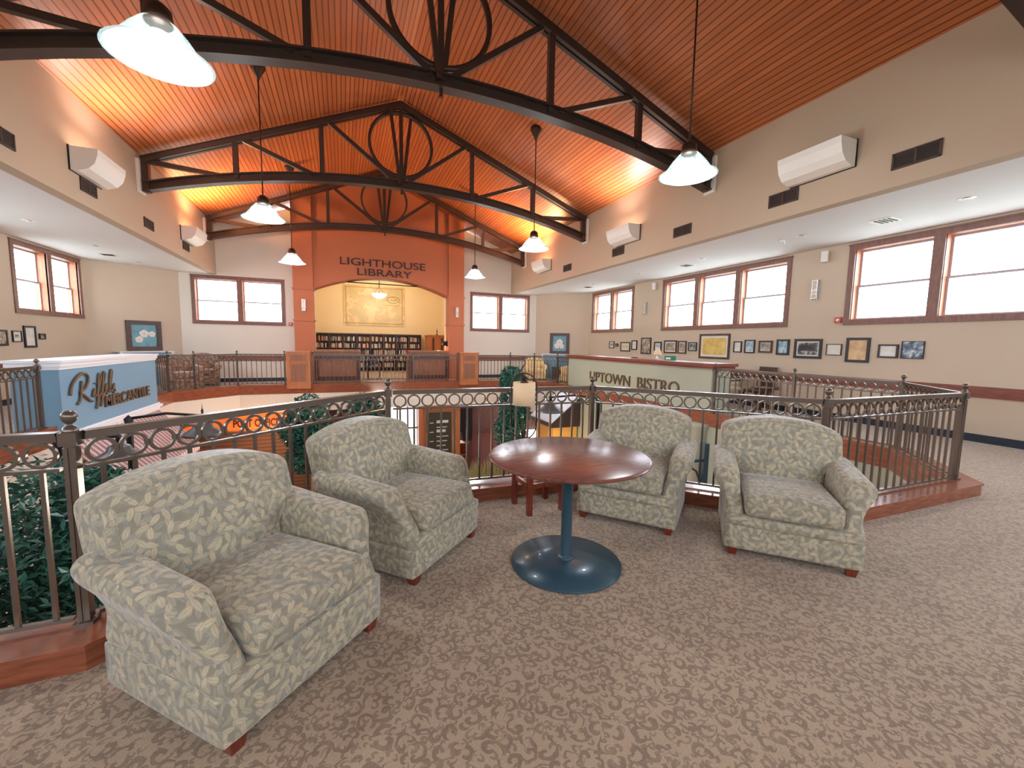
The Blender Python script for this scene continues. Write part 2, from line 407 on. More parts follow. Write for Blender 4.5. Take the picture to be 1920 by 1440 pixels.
# ------------------------------------------------------------------ dimensions of the hall (metres)
XL, XR, XC = -3.9, 6.85, 1.475          # upper hall walls, ridge
WL, WR = -6.7, 9.7                      # outer walls of the side galleries
YF, YN = 17.0, -2.8                     # far and near end walls
ZA = 3.66                               # gallery ceiling
ZE, ZR = 5.33, 7.52                     # eaves and ridge
VOID = [(-4.15, 3.2), (-3.2, 2.47), (-1.17, 2.50), (0.37, 3.86), (2.46, 3.74), (3.87, 2.24), (6.06, 2.20), (7.12, 3.2), (7.12, 13.1), (5.82, 14.4), (-2.9, 14.4), (-4.15, 13.1)]
def offset_poly(poly, d):
    """moves every edge of a closed polygon outward (away from its centre) by d"""
    n = len(poly); out = []
    area = sum(poly[i][0] * poly[(i + 1) % n][1] - poly[(i + 1) % n][0] * poly[i][1] for i in range(n))
    sg = 1 if area > 0 else -1
    for i in range(n):
        p0, p1, p2 = Vector(poly[i - 1]), Vector(poly[i]), Vector(poly[(i + 1) % n])
        d1 = (p1 - p0).normalized(); d2 = (p2 - p1).normalized()
        n1 = Vector((d1.y, -d1.x)) * sg; n2 = Vector((d2.y, -d2.x)) * sg
        b = (n1 + n2); k = d / max(0.3, (1 + n1.dot(n2)))
        out.append((p1.x + b.x * k, p1.y + b.y * k))
    return out
OUTER = [(WL - .3, YN - .3), (WR + .3, YN - .3), (WR + .3, 15.2), (8.08, YF), (8.08, YF + 5.5), (-4.95, YF + 5.5), (-4.95, YF), (WL - .3, 15.5)]

# floor slab with the atrium opening
bm = bmesh.new()
inn = offset_poly(VOID, -0.06)
def loop_edges(bm, pts, z):
    vs = [bm.verts.new((x, y, z)) for x, y in pts]
    return [bm.edges.new((vs[i], vs[(i + 1) % len(vs)])) for i in range(len(vs))]
es = loop_edges(bm, OUTER, 0.0) + loop_edges(bm, inn, 0.0)
bmesh.ops.triangle_fill(bm, edges=es, use_beauty=True)
geom = bmesh.ops.extrude_face_region(bm, geom=bm.faces[:])
bmesh.ops.translate(bm, vec=(0, 0, -0.35), verts=[g for g in geom['geom'] if isinstance(g, bmesh.types.BMVert)])
bmesh.ops.recalc_face_normals(bm, faces=bm.faces)
struct(mk('floor', bm, M['carpet']))

# wooden curb around the opening: one board run per side
def curb_ring():
    a = offset_poly(VOID, 0.185); b = offset_poly(VOID, -0.09); c = offset_poly(VOID, 0.20)
    bm = bmesh.new(); n = len(VOID)
    def ring(pts, z): return [bm.verts.new((x, y, z)) for x, y in pts]
    rings = [ring(a, 0.0), ring(a, 0.105), ring(c, 0.108), ring(c, 0.128), ring(b, 0.128), ring(b, -0.16)]
    for r0, r1 in zip(rings, rings[1:]):
        for i in range(n): bm.faces.new((r0[i], r0[(i + 1) % n], r1[(i + 1) % n], r1[i]))
    bmesh.ops.recalc_face_normals(bm, faces=bm.faces)
    return bm
struct(mk('trim_1', curb_ring(), M['curb']))

# ------------------------------------------------------------------ walls with openings
def wall_piece(name, L, z0, z1, holes, mat, loc, rotz, thick=0.28, extra=None):
    """local x along the wall, local +y away from the room; holes (x0,x1,z0,z1)"""
    xs = sorted({0, L} | {h[0] for h in holes} | {h[1] for h in holes}); zs = sorted({z0, z1} | {h[2] for h in holes} | {h[3] for h in holes})
    bm = bmesh.new()
    for a, b in zip(xs, xs[1:]):
        for c, d in zip(zs, zs[1:]):
            if any(h[0] <= (a + b) / 2 <= h[1] and h[2] <= (c + d) / 2 <= h[3] for h in holes): continue
            for y, fl in ((0, False), (thick, True)):
                v = [bm.verts.new(p) for p in ((a, y, c), (b, y, c), (b, y, d), (a, y, d))]
                bm.faces.new(list(reversed(v)) if fl else v)
    rims = [(0, L, z0, z1)] + holes
    for k, (a, b, c, d) in enumerate(rims):
        for p, q in (((a, c), (b, c)), ((b, c), (b, d)), ((b, d), (a, d)), ((a, d), (a, c))):
            v = [bm.verts.new(w) for w in ((p[0], 0, p[1]), (q[0], 0, q[1]), (q[0], thick, q[1]), (p[0], thick, p[1]))]
            bm.faces.new(v if k else list(reversed(v)))
    if extra:
        f = [bm.verts.new((x, 0, z)) for x, z in extra]; g = [bm.verts.new((x, thick, z)) for x, z in extra]
        bm.faces.new(f); bm.faces.new(list(reversed(g)))
    bmesh.ops.remove_doubles(bm, verts=bm.verts, dist=1e-4)
    bmesh.ops.recalc_face_normals(bm, faces=bm.faces)
    return struct(mk(name, bm, mat, None, False, loc, (0, 0, rotz)))
def window(idx, n, W, H, place, z0):
    """a bank of n double-hung windows: casing, posts between, sashes, panes. local x from left to right seen from the room"""
    w = bpy.data.objects.new(f'window_{idx}', None); COL.objects.link(w); w['kind'] = 'structure'
    w.location = place[0] + (z0,) if len(place[0]) == 2 else place[0]; w.rotation_euler = (0, 0, place[1])
    c = 0.11; mull = 0.16
    bm = bmesh.new()
    box(bm, 0, W, -0.025, 0.03, H - c, H); box(bm, 0, W, -0.03, 0.03, 0, c)
    box(bm, 0, c, -0.022, 0.03, c, H - c); box(bm, W - c, W, -0.022, 0.03, c, H - c)
    box(bm, -0.012, W + 0.012, -0.036, 0.03, H - 0.02, H + 0.012)
    uw = (W - 2 * c - (n - 1) * mull) / n
    for k in range(1, n):
        x = c + k * uw + (k - 1) * mull; box(bm, x, x + mull, -0.02, 0.03, c, H - c)
    mk('window_casing', bm, M['casing'], w)
    for k in range(n):
        x = c + k * (uw + mull); bm = bmesh.new()
        t = 0.012
        box(bm, x - t, x, 0, 0.24, c, H - c); box(bm, x + uw, x + uw + t, 0, 0.24, c, H - c)
        box(bm, x, x + uw, 0, 0.24, c - t, c); box(bm, x, x + uw, 0, 0.24, H - c, H - c + t)
        mk('window_jamb', bm, M['jamb'], w)
        bm = bmesh.new(); s = 0.035; mid = H / 2 - 0.02
        for y0, za, zb in ((0.15, c, mid + 0.02), (0.185, mid - 0.02, H - c)):
            box(bm, x, x + s, y0, y0 + 0.03, za, zb); box(bm, x + uw - s, x + uw, y0, y0 + 0.03, za, zb)
            box(bm, x + s, x + uw - s, y0, y0 + 0.03, za, za + s); box(bm, x + s, x + uw - s, y0, y0 + 0.03, zb - s, zb)
        sash = mk('window_sash', bm, M['sash'], w)
        bm = bmesh.new()
        box(bm, x + s, x + uw - s, 0.163, 0.168, c + s, mid); box(bm, x + s, x + uw - s, 0.198, 0.203, mid, H - c - s)
        mk('window_pane', bm, M['glass'], sash)
    return w
WZ0, WH = 1.99, 1.62
PORTALS = []
def portal(place, rotz, W, z, H):
    l = bpy.data.lights.new('daylight', 'AREA'); l.shape = 'RECTANGLE'; l.size = W; l.size_y = H; l.cycles.is_portal = True
    o = bpy.data.objects.new('daylight_portal', l); COL.objects.link(o)
    m = Matrix.Translation(Vector(place)) @ Matrix.Rotation(rotz, 4, 'Z')
    o.matrix_world = m @ Matrix.Translation(Vector((W / 2, 0.24, H / 2))) @ Matrix.Rotation(R(-90), 4, 'X')
    PORTALS.append(o)
# wall on the right (local x runs toward -Y)
YR0 = 15.2
def right_hole(ya, yb): return (YR0 - yb + .04, YR0 - ya - .04, WZ0 + .04, WZ0 + WH - .04)
rw = [(12.27, 14.93, 2), (6.64, 10.82, 3), (1.30, 5.46, 3), (-2.4, 0.3, 2)]  # the last bank is out of view, added for even daylight
wall_piece('wall_right', YR0 - YN, 0, ZA + .05, [right_hole(a, b) for a, b, n in rw], M['wall'], (WR, YR0, 0), R(-90))
wi = 1
for a, b, n in rw:
    window(wi, n, b - a, WH, ((WR, b), R(-90)), WZ0); portal((WR, b, WZ0), R(-90), b - a, 0, WH); wi += 1
# wall on the left (local x runs toward +Y)
lw = [(12.74, 15.38, 2), (7.4, 11.4, 3), (2.2, 6.2, 3), (-2.4, 0.3, 2)]  # banks after the first are out of view, added for even daylight
wall_piece('wall_left', 15.5 - YN, 0, ZA + .05, [(a - YN + .04, b - YN - .04, WZ0 + .04, WZ0 + WH - .04) for a, b, n in lw], M['wall'], (WL, YN, 0), R(90))
for a, b, n in lw:
    window(wi, n, b - a, WH, ((WL, a), R(90)), WZ0); portal((WL, a, WZ0), R(90), b - a, 0, WH); wi += 1
# far wall with two window banks and the library opening
fw = [(-4.63, -1.87, 2), (5.01, 7.75, 2)]
X0 = -4.95; LF = 8.08 - X0
gable = [(XL - X0, ZA + .05), (XR - X0, ZA + .05), (XR - X0, ZE + .02), (XC - X0, ZR + .02), (XL - X0, ZE + .02)]
wall_piece('wall_back', LF, 0, ZA + .05, [(a - X0 + .04, b - X0 - .04, WZ0 + .04, WZ0 + WH - .04) for a, b, n in fw] + [(-0.92 - X0, 3.97 - X0, 0, ZA + .05)], M['wall_white'], (X0, YF, 0), 0)
# gable with arch-head gap above the opening
bm = bmesh.new()
for pts in ([(XL, ZA + .05), (-0.92, ZA + .05), (-0.92, 6.36), (XL, ZE + .02)], [(3.97, ZA + .05), (XR, ZA + .05), (XR, ZE + .02), (3.97, 6.36)], [(-0.92, 4.6), (3.97, 4.6), (3.97, 6.36), (XC, ZR), (-0.92, 6.36)]):
    for y in (YF, YF + .28):
        bm.faces.new([bm.verts.new((x, y, z)) for x, z in pts])
struct(mk('wall_gable', bm, M['wall_white']))
for a, b, n in fw:
    window(wi, n, b - a, WH, ((a, YF), 0), WZ0); portal((a, YF, WZ0), 0, b - a, 0, WH); wi += 1
# near end wall behind the camera, its unseen window banks added for daylight
nw = [(-5.6, -1.6, 3), (-0.7, 3.6, 3), (4.6, 8.6, 3)]
wall_piece('wall_front', WR - WL + .2, 0, ZR + .1, [(WR + .1 - b + .04, WR + .1 - a - .04, WZ0 + .04, WZ0 + WH - .04) for a, b, n in nw], M['wall'], (WR + .1, YN, 0), R(180))
for a, b, n in nw:
    window(wi, n, b - a, WH, ((b, YN), R(180)), WZ0); portal((b, YN, WZ0), R(180), b - a, 0, WH); wi += 1
# angled corner walls
def corner(name, p, q, mat=M['wall']):
    p = Vector(p); q = Vector(q); d = q - p
    wall_piece(name, d.length, 0, ZA + .05, [], mat, (p.x, p.y, 0), math.atan2(d.y, d.x))
corner('wall_left_corner', (WL, 15.5), (-4.95, YF))
corner('wall_right_corner', (8.08, YF), (WR, 15.2))

# gallery ceilings (flat) and upper hall walls
for nm, a, b in (('ceiling_left', WL - .3, XL - .01), ('ceiling_right', XR + .01, WR + .3)):
    bm = bmesh.new(); box(bm, a, b, YN - .3, YF + .28, ZA, ZA + .12); struct(mk(nm, bm, M['ceil_white']))
for nm, a, b in (('wall_upper_left', XL - .2, XL), ('wall_upper_right', XR, XR + .2)):
    bm = bmesh.new(); box(bm, a, b, YN, YF + .28, ZA - .001, ZE + .25); struct(mk(nm, bm, M['wall_nave']))
# sloping board ceiling: two planes
for nm, xa, sgn in (('ceiling_slope_left', XL - .2, 1), ('ceiling_slope_right', XR + .2, -1)):
    bm = bmesh.new()
    s = (ZR - ZE) / (XC - XL); za = ZE - .2 * s
    v = [bm.verts.new(p) for p in ((xa, YN - .3, za), (XC, YN - .3, ZR), (XC, YF + .3, ZR), (xa, YF + .3, za))]
    u = [bm.verts.new((p.co.x, p.co.y, p.co.z + .15)) for p in v]
    bm.faces.new(v); bm.faces.new(list(reversed(u)))
    for i in range(4): bm.faces.new((v[i], v[(i + 1) % 4], u[(i + 1) % 4], u[i]))
    bmesh.ops.recalc_face_normals(bm, faces=bm.faces)
    struct(mk(nm, bm, M['boards']))

# chair rail and baseboards along the walls
def along(name, pts, z0, z1, t, mat):
    bm = bmesh.new()
    for p, q in zip(pts, pts[1:]):
        bar(bm, (p[0], p[1], (z0 + z1) / 2), (q[0], q[1], (z0 + z1) / 2), 2 * t, z1 - z0)
    struct(mk(name, bm, mat))
along('trim_2', [(WR, YN), (WR, 15.2), (8.08, YF), (4.6, YF)], 0.74, 0.92, 0.03, M['trim_wood'])
along('trim_3', [(WL, YN), (WL, 15.5), (-4.95, YF), (-1.56, YF)], 0.74, 0.92, 0.03, M['trim_wood'])
along('baseboard_right', [(WR, YN), (WR, 15.2), (8.08, YF), (4.6, YF)], 0.0, 0.13, 0.02, M['navy'])
along('baseboard_left', [(WL, YN), (WL, 15.5), (-4.95, YF), (-1.56, YF)], 0.0, 0.13, 0.02, M['navy'])

# ------------------------------------------------------------------ library portal
bm = bmesh.new()
YP = 16.5
for a, b in ((-1.56, -0.92), (3.97, 4.60)):
    top = ZR - .0
    za = ZE + (ZR - ZE) * ((min(a, 9) - XL) / (XC - XL)) if a < XC else ZE + (ZR - ZE) * ((XR - a) / (XR - XC))
    zb = ZE + (ZR - ZE) * ((b - XL) / (XC - XL)) if b < XC else ZE + (ZR - ZE) * ((XR - b) / (XR - XC))
    v = [bm.verts.new(p) for p in ((a, YP, 0), (b, YP, 0), (b, YP, zb), (a, YP, za), (a, YF, 0), (b, YF, 0), (b, YF, zb), (a, YF, za))]
    for f in ((0, 1, 2, 3), (5, 4, 7, 6), (1, 5, 6, 2), (4, 0, 3, 7), (3, 2, 6, 7)): bm.faces.new([v[i] for i in f])
    for z in (2.20, 3.30):
        box(bm, a - .03, b + .03, YP - .03, YF, z - .03, z + .03)
bmesh.ops.recalc_face_normals(bm, faces=bm.faces)
struct(mk('wall_portal_piers', bm, M['terra']))
bm = bmesh.new()
ax0, ax1, zs, za = -0.92, 3.97, 3.33, 3.86
W = (ax1 - ax0) / 2; hgt = za - zs; rad = (W * W + hgt * hgt) / (2 * hgt); cz = za - rad
nseg = 28; arc = []
for i in range(nseg + 1):
    x = ax0 + (ax1 - ax0) * i / nseg; arc.append((x, cz + math.sqrt(rad * rad - (x - (ax0 + ax1) / 2) ** 2)))
def ztop(x): return ZE + (ZR - ZE) * ((x - XL) / (XC - XL)) if x < XC else ZE + (ZR - ZE) * ((XR - x) / (XR - XC))
ys = (YP + .14, YF + .3)
for (xa, z_a), (xb, z_b) in zip(arc, arc[1:]):
    for y in ys: bm.faces.new([bm.verts.new(p) for p in ((xa, y, z_a), (xb, y, z_b), (xb, y, ztop(xb)), (xa, y, ztop(xa)))])
    bm.faces.new([bm.verts.new(p) for p in ((xa, ys[0], z_a), (xb, ys[0], z_b), (xb, ys[1], z_b), (xa, ys[1], z_a))])
bmesh.ops.remove_doubles(bm, verts=bm.verts, dist=1e-4); bmesh.ops.recalc_face_normals(bm, faces=bm.faces)
struct(mk('wall_portal_arch', bm, M['terra']))
# the library room behind
YB = 22.0
bm = bmesh.new()
for pts in ([(-1.7, YB, 0), (4.9, YB, 0), (4.9, YB, 4.9), (-1.7, YB, 4.9)], [(-1.7, YF + .28, 0), (-1.7, YB, 0), (-1.7, YB, 4.9), (-1.7, YF + .28, 4.9)], [(4.9, YB, 0), (4.9, YF + .28, 0), (4.9, YF + .28, 4.9), (4.9, YB, 4.9)]):
    bm.faces.new([bm.verts.new(p) for p in pts])
struct(mk('wall_library', bm, M['lib_wall']))
bm = bmesh.new(); box(bm, -1.7, 4.9, YF + .28, YB, 4.9, 5.0); struct(mk('ceiling_library', bm, M['ceil_white']))

# ------------------------------------------------------------------ lettering
def letters(parent, text, size, mat, origin, ux, extr=0.02, sx=1.0, name='letter', spacing=1.0, bold=0.0):
    """each character its own mesh; origin = left end of the baseline, ux = direction of writing"""
    ux = Vector(ux).normalized(); nrm = ux.cross(Vector((0, 0, 1)))
    rotm = Matrix((ux, Vector((0, 0, 1)), nrm)).transposed()
    def width(t):
        cu = bpy.data.curves.new('t', 'FONT'); cu.body = t; cu.size = size; cu.space_character = spacing
        o = bpy.data.objects.new('t', cu); COL.objects.link(o); bpy.context.view_layer.update(); w = o.dimensions.x
        bpy.data.objects.remove(o); bpy.data.curves.remove(cu); return w
    wI = width('I')
    for i, ch in enumerate(text):
        if ch == ' ': continue
        adv = (width(text[:i] + 'I') - wI) if i else 0.0
        cu = bpy.data.curves.new('t', 'FONT'); cu.body = ch; cu.size = size; cu.extrude = extr / 2; cu.offset = bold
        o = bpy.data.objects.new('t', cu); COL.objects.link(o); bpy.context.view_layer.update()
        me = bpy.data.meshes.new_from_object(o.evaluated_get(bpy.context.evaluated_depsgraph_get()))
        bpy.data.objects.remove(o); bpy.data.curves.remove(cu)
        for v in me.vertices: v.co.x = (v.co.x + adv) * sx
        me.materials.clear()
        l = obj(name, me, mat, parent); l.matrix_local = Matrix.Translation(Vector(origin) - nrm * 0) @ rotm.to_4x4()
    return width(text) * sx
def text_width(t, size):
    cu = bpy.data.curves.new('t', 'FONT'); cu.body = t; cu.size = size
    o = bpy.data.objects.new('t', cu); COL.objects.link(o); bpy.context.view_layer.update(); w = o.dimensions.x
    bpy.data.objects.remove(o); bpy.data.curves.remove(cu); return w
t = thing('sign_lettering', 'dark raised letters reading LIGHTHOUSE LIBRARY on the terracotta arch wall', 'sign', (0, YP + .12, 0))
def fit(parent, text, size, mat, x0, x1, base, ux, org, **kw):
    w = text_width(text, size); letters(parent, text, size, mat, org, ux, sx=(x1 - x0) / w, **kw)
cap = 1.42   # font size for a cap height of 1
fit(t, 'LIGHTHOUSE', 0.27 * cap, M['dark_letters'], -0.06, 3.03, 0, (1, 0, 0), (-0.06, 0, 4.27), extr=0.03)
fit(t, 'LIBRARY', 0.26 * cap, M['dark_letters'], 0.52, 2.50, 0, (1, 0, 0), (0.52, 0, 3.93), extr=0.03)

# ------------------------------------------------------------------ trusses
def truss(y, label):
    t = thing('roof_truss', label, 'truss', (0, y + .26, 0), R(-2.2), 'steel roof trusses')
    st = M['steel']; xl, xr = XL + .08, XR - .08
    slope = (ZR - ZE) / (XC - XL)
    def top(x): return (ZE + slope * (x - XL) if x < XC else ZE + slope * (XR - x)) - 0.16
    hz = 4.66
    Wd = (xr - xl) / 2; rise = 0.78; rr = (Wd * Wd + rise * rise) / (2 * rise)
    def bot(x): return hz + math.sqrt(rr * rr - (x - XC) ** 2) - (rr - rise)
    for s, xe in ((-1, xl), (1, xr)):
        bm = bmesh.new()
        for dy in (-.055, .055): bar(bm, (xe, dy, top(xe)), (XC, dy, top(XC)), 0.07, 0.13)
        bar(bm, (xe, 0, top(xe) + .05), (XC, 0, top(XC) + .05), 0.18, 0.02)
        mk('top_chord', bm, st, t)
    bm = bmesh.new(); n = 26; xs = [xl + (xr - xl) * i / n for i in range(n + 1)]
    # I-section arched chord
    sec = [(-.10, -.10), (.10, -.10), (.10, -.075), (.02, -.075), (.02, .075), (.10, .075), (.10, .10), (-.10, .10), (-.10, .075), (-.02, .075), (-.02, -.075), (-.10, -.075)]
    rings = [[bm.verts.new((x, a, bot(x) + b)) for a, b in sec] for x in xs]
    for r0, r1 in zip(rings, rings[1:]):
        for i in range(12): bm.faces.new((r0[i], r0[(i + 1) % 12], r1[(i + 1) % 12], r1[i]))
    bm.faces.new(rings[0]); bm.faces.new(list(reversed(rings[-1]))); bmesh.ops.recalc_face_normals(bm, faces=bm.faces)
    mk('arched_chord', bm, st, t)
    for xe, sg in ((xl, 1), (xr, -1)):
        mk('heel_post', bmesh_bar((xe + sg * .05, 0, bot(xe) - .1), (xe + sg * .05, 0, top(xe) + .05), 0.12, 0.12, (0, 1, 0)), st, t)
        mk('bearing_plate', bmesh_bar((xe - sg * .05, 0, bot(xe) - .14), (xe - sg * .05, 0, top(xe)), 0.26, 0.05, (1, 0, 0)), M['white_metal'], t)
    cols = [XC - 3.6, XC - 1.83, XC + 1.83, XC + 3.6]
    for x in cols: mk('web_post', bmesh_bar((x, 0, bot(x)), (x, 0, top(x)), 0.10, 0.10, (0, 1, 0)), st, t)
    for s in (-1, 1):
        for xa, xb in ((XC + s * 5.25, XC + s * 3.85), (XC + s * 3.45, XC + s * 2.0), (XC + s * 1.68, XC + s * 0.12)):
            mk('brace', bmesh_bar((xa, 0, top(xa) - .02), (xb, 0, bot(xb) + .06), 0.09, 0.09, (0, 1, 0)), st, t)
    mk('king_post', bmesh_bar((XC, 0, bot(XC)), (XC, 0, top(XC)), 0.09, 0.09, (0, 1, 0)), st, t)
    for s in (-1, 1): mk('king_post', bmesh_bar((XC + s * .04, .06 * s, bot(XC)), (XC + s * .27, .06 * s, top(XC) - .05), 0.08, 0.08, (0, 1, 0)), st, t)
    mk('drop_pin', bmesh_bar((XC, 0, bot(XC) - .22), (XC, 0, bot(XC)), 0.05, 0.05, (0, 1, 0)), st, t)
    bm = bmesh.new(); rc = 0.76; zc = 6.40; ns = 40
    rings = []
    for i in range(ns):
        a = 2 * PI * i / ns
        rings.append([bm.verts.new((XC + r * math.cos(a), yy, zc + r * math.sin(a))) for r, yy in ((rc - .035, -.04), (rc + .035, -.04), (rc + .035, .04), (rc - .035, .04))])
    for i in range(ns):
        a, b = rings[i], rings[(i + 1) % ns]
        for k in range(4): bm.faces.new((a[k], a[(k + 1) % 4], b[(k + 1) % 4], b[k]))
    bmesh.ops.recalc_face_normals(bm, faces=bm.faces); mk('ring', bm, st, t, True)
    return t
truss(2.08, 'dark steel roof truss nearest the camera, only its right end in view')
truss(6.45, 'large dark steel truss crossing the top of the picture with arched lower chord')
truss(11.0, 'middle dark steel truss with a full circle at its centre under the orange boards')
truss(15.5, 'farthest dark steel truss in front of the terracotta library wall')

# ------------------------------------------------------------------ pendants and uplights
def add_light(name, kind, loc, energy, color, size=0.1, rot=None, size_y=None, spot=None):
    l = bpy.data.lights.new(name, kind); l.energy = energy; l.color = color
    if kind == 'AREA':
        l.size = size
        if size_y: l.shape = 'RECTANGLE'; l.size_y = size_y; l.spread = R(140)
    else: l.shadow_soft_size = size
    if kind == 'SPOT' and spot: l.spot_size = spot; l.spot_blend = 0.6
    o = bpy.data.objects.new(name, l); COL.objects.link(o); o.location = loc
    if rot: o.rotation_euler = rot
    return o
def pendant(x, y, label):
    t = thing('pendant_lamp', label, 'lamp', (x, y, 3.72), 0, 'hanging bell lamps')
    zr = ztop(x) - 3.72
    bm = bmesh.new(); lathe(bm, [(0.0, zr + .02), (.13, zr), (.13, zr - .06), (.05, zr - .2), (.02, zr - .28), (0, zr - .28)], 16); mk('canopy', bm, M['iron'], t, True)
    bm = bmesh.new(); tube(bm, [(0, 0, zr - .25), (0, 0, .36)], 0.012, 6); mk('rod', bm, M['iron'], t, True)
    bm = bmesh.new(); lathe(bm, [(.05, .40), (.09, .36), (.10, .28), (.09, .25)], 20); mk('socket_cap', bm, M['iron'], t, True)
    bm = bmesh.new(); lathe(bm, [(.08, .27), (.13, .24), (.20, .16), (.27, .06), (.33, .0), (.36, -.01), (.33, -.015), (.26, .05), (.19, .14), (.12, .22)], 28, cap=False); mk('lamp_shade', bm, M['shade_glass'], t, True)
    bm = bmesh.new(); lathe(bm, [(0, .20), (.07, .18), (.12, .08), (.15, .0), (.10, -.04), (0, -.05)], 20); mk('bulb', bm, M['tube'], t, True)
    add_light('pendant_glow', 'POINT', (x, y, 3.60), 55, (0.92, 0.97, 1.0), 0.14)
    return t
for y, who in ((4.35, 'nearest'), (9.05, 'middle'), (13.75, 'farthest')):
    for x, side in ((XC - 2.77, 'left'), (XC + 2.73, 'right')):
        pendant(x, y, f'bell-shaped glass pendant lamp on a thin rod, {who} of the {side} row')
def uplight(side, y, label, warm, power):
    t = thing('wall_uplight', label, 'wall lamp', ((XL if side < 0 else XR), y, 4.10), 0 if side < 0 else PI, 'white wall uplights')
    L = 0.46; prof = [(0.02, 0.0), (0.10, 0.0), (0.24, 0.05), (0.32, 0.14), (0.36, 0.27), (0.37, 0.36)]
    bm = bmesh.new()
    for i in range(len(prof) - 1):
        (a, b), (c, d) = prof[i], prof[i + 1]
        bm.faces.new([bm.verts.new(p) for p in ((a, -L, b), (a, L, b), (c, L, d), (c, -L, d))])
    for y_ in (-L, L):
        e = prof + [(0.02, 0.36)]
        for yy in (y_, y_ - .008 * (1 if y_ > 0 else -1)): bm.faces.new([bm.verts.new((a, yy, b)) for a, b in e])
    bmesh.ops.remove_doubles(bm, verts=bm.verts, dist=1e-4); bmesh.ops.recalc_face_normals(bm, faces=bm.faces)
    mk('diffuser_shell', bm, M['white_metal'], t)
    bm = bmesh.new(); box(bm, 0.0, 0.02, -L - .01, L + .01, -0.01, 0.37); mk('back_plate', bm, M['black'], t)
    bm = bmesh.new(); tube(bm, [(0.16, -L * .8, .2), (0.16, L * .8, .2)], 0.03, 10); mk('lamp_tube', bm, M['tube_warm'] if power else M['white_metal'], t, True)
    if power: add_light('uplight_glow', 'AREA', ((XL + .26 if side < 0 else XR - .26), y, 4.41), power, warm, 0.18, (PI, R(-42) * side, 0), 0.8)
WARM = (1.0, 0.50, 0.22); PINK = (1.0, 0.72, 0.62)
for y, who, cc, pw in ((4.75, 'nearest', PINK, 0), (9.35, 'middle', PINK, 62), (14.2, 'farthest', WARM, 185)):
    uplight(-1, y, f'white curved uplight box on the upper left wall, {who} one', cc, pw)
for y, who, cc, pw in ((4.35, 'nearest', PINK, 0), (9.0, 'middle', PINK, 62), (13.7, 'farthest', WARM, 185)):
    uplight(1, y, f'white curved uplight box on the upper right wall, {who} one', cc, pw)

# vents in the upper walls
def grille(x, y, side, label, w=0.52):
    t = thing('wall_vent', label, 'vent', (x, y, 3.98), 0 if side < 0 else PI, 'brown wall vents')
    bm = bmesh.new(); box(bm, 0.0, 0.008, -w / 2, w / 2, -.1, .1); mk('backing', bm, M['vent_in'], t)
    bm = bmesh.new()
    box(bm, 0, .02, -w / 2, w / 2, .085, .105); box(bm, 0, .02, -w / 2, w / 2, -.105, -.085)
    for yy in (-w / 2, -.012, w / 2 - .022): box(bm, 0, .02, yy, yy + .024, -.1, .1)
    for k in range(6): box(bm, .004, .016, -w / 2, w / 2, -.075 + k * .028, -.067 + k * .028)
    mk('grille_frame', bm, M['vent'], t)
for k, (y, tx) in enumerate(((0.9, 'one before the nearest'), (3.2, 'nearest of those in view'), (4.93, 'second from the camera'), (7.15, 'third from the camera'), (9.4, 'fourth from the camera'), (12.1, 'farthest'))):
    if k: grille(XR, y, 1, f'brown louvred vent in the upper right wall, {tx}', 0.5)
for y, tx in ((5.2, 'beside the nearest uplight'), (7.45, 'cut by the left picture edge'), (9.4, 'below the middle uplight'), (11.75, 'between the middle and far uplights'), (14.1, 'below the farthest uplight')):
    grille(XL, y, -1, f'brown louvred vent in the upper left wall, {tx}', 0.48)

# recessed lights and air diffusers in the gallery ceilings
def downlight(x, y, label):
    t = thing('ceiling_downlight', label, 'ceiling light', (x, y, ZA), 0, 'recessed ceiling lights')
    bm = bmesh.new(); lathe(bm, [(.055, -.002), (.09, -.008), (.095, 0), (.055, 0)], 20, cap=False); mk('trim_ring', bm, M['white_metal'], t, True)
    bm = bmesh.new(); lathe(bm, [(.0, -.001), (.058, -.002)], 20); mk('lens', bm, M['downlight'], t, True)
for x, y, l in ((8.25, 3.22, 'above the nearest right windows'), (8.22, 5.5, 'between the two nearest right window banks'), (8.25, 7.93, 'above the triple right window'), (8.32, 10.38, 'at the far end of the triple right window'), (8.38, 12.92, 'above the farthest right window'), (8.3, 15.0, 'near the far right corner'),
                (-5.43, 10.92, 'nearest on the left ceiling'), (-5.42, 13.2, 'middle on the left ceiling'), (-5.36, 15.36, 'near the far left corner')):
    downlight(x, y, f'small recessed ceiling light {l}')
def diffuser(x, y, label):
    t = thing('air_diffuser', label, 'vent', (x, y, ZA), 0, 'ceiling air diffusers')
    bm = bmesh.new(); box(bm, -.16, .16, -.16, .16, -.012, 0); mk('diffuser_frame', bm, M['white_metal'], t)
    bm = bmesh.new()
    for k in range(4): box(bm, -.13, .13, -.12 + k * .065, -.09 + k * .065, -.02, -.012)
    mk('louvre', bm, M['vent'], t)
for x, y, l in ((8.48, 4.29, 'near the big right windows'), (8.56, 8.73, 'above the triple right window'), (8.6, 13.6, 'above the farthest right window'), (-5.67, 14.39, 'on the left gallery ceiling')):
    diffuser(x, y, f'square louvred air diffuser {l}')
t = thing('smoke_detector', 'small white sprinkler and detector pair on the right gallery ceiling', 'detector', (8.24, 5.89, ZA))
bm = bmesh.new(); lathe(bm, [(0, -.05), (.05, -.045), (.06, 0), (0, 0)], 16); mk('detector_body', bm, M['white_metal'], t, True)
bm = bmesh.new(); lathe(bm, [(0, -.07), (.03, -.065), (.012, -.02), (.03, 0), (0, 0)], 12, Matrix.Translation((.12, .05, 0))); mk('sprinkler_head', bm, M['downlight'], t, True)

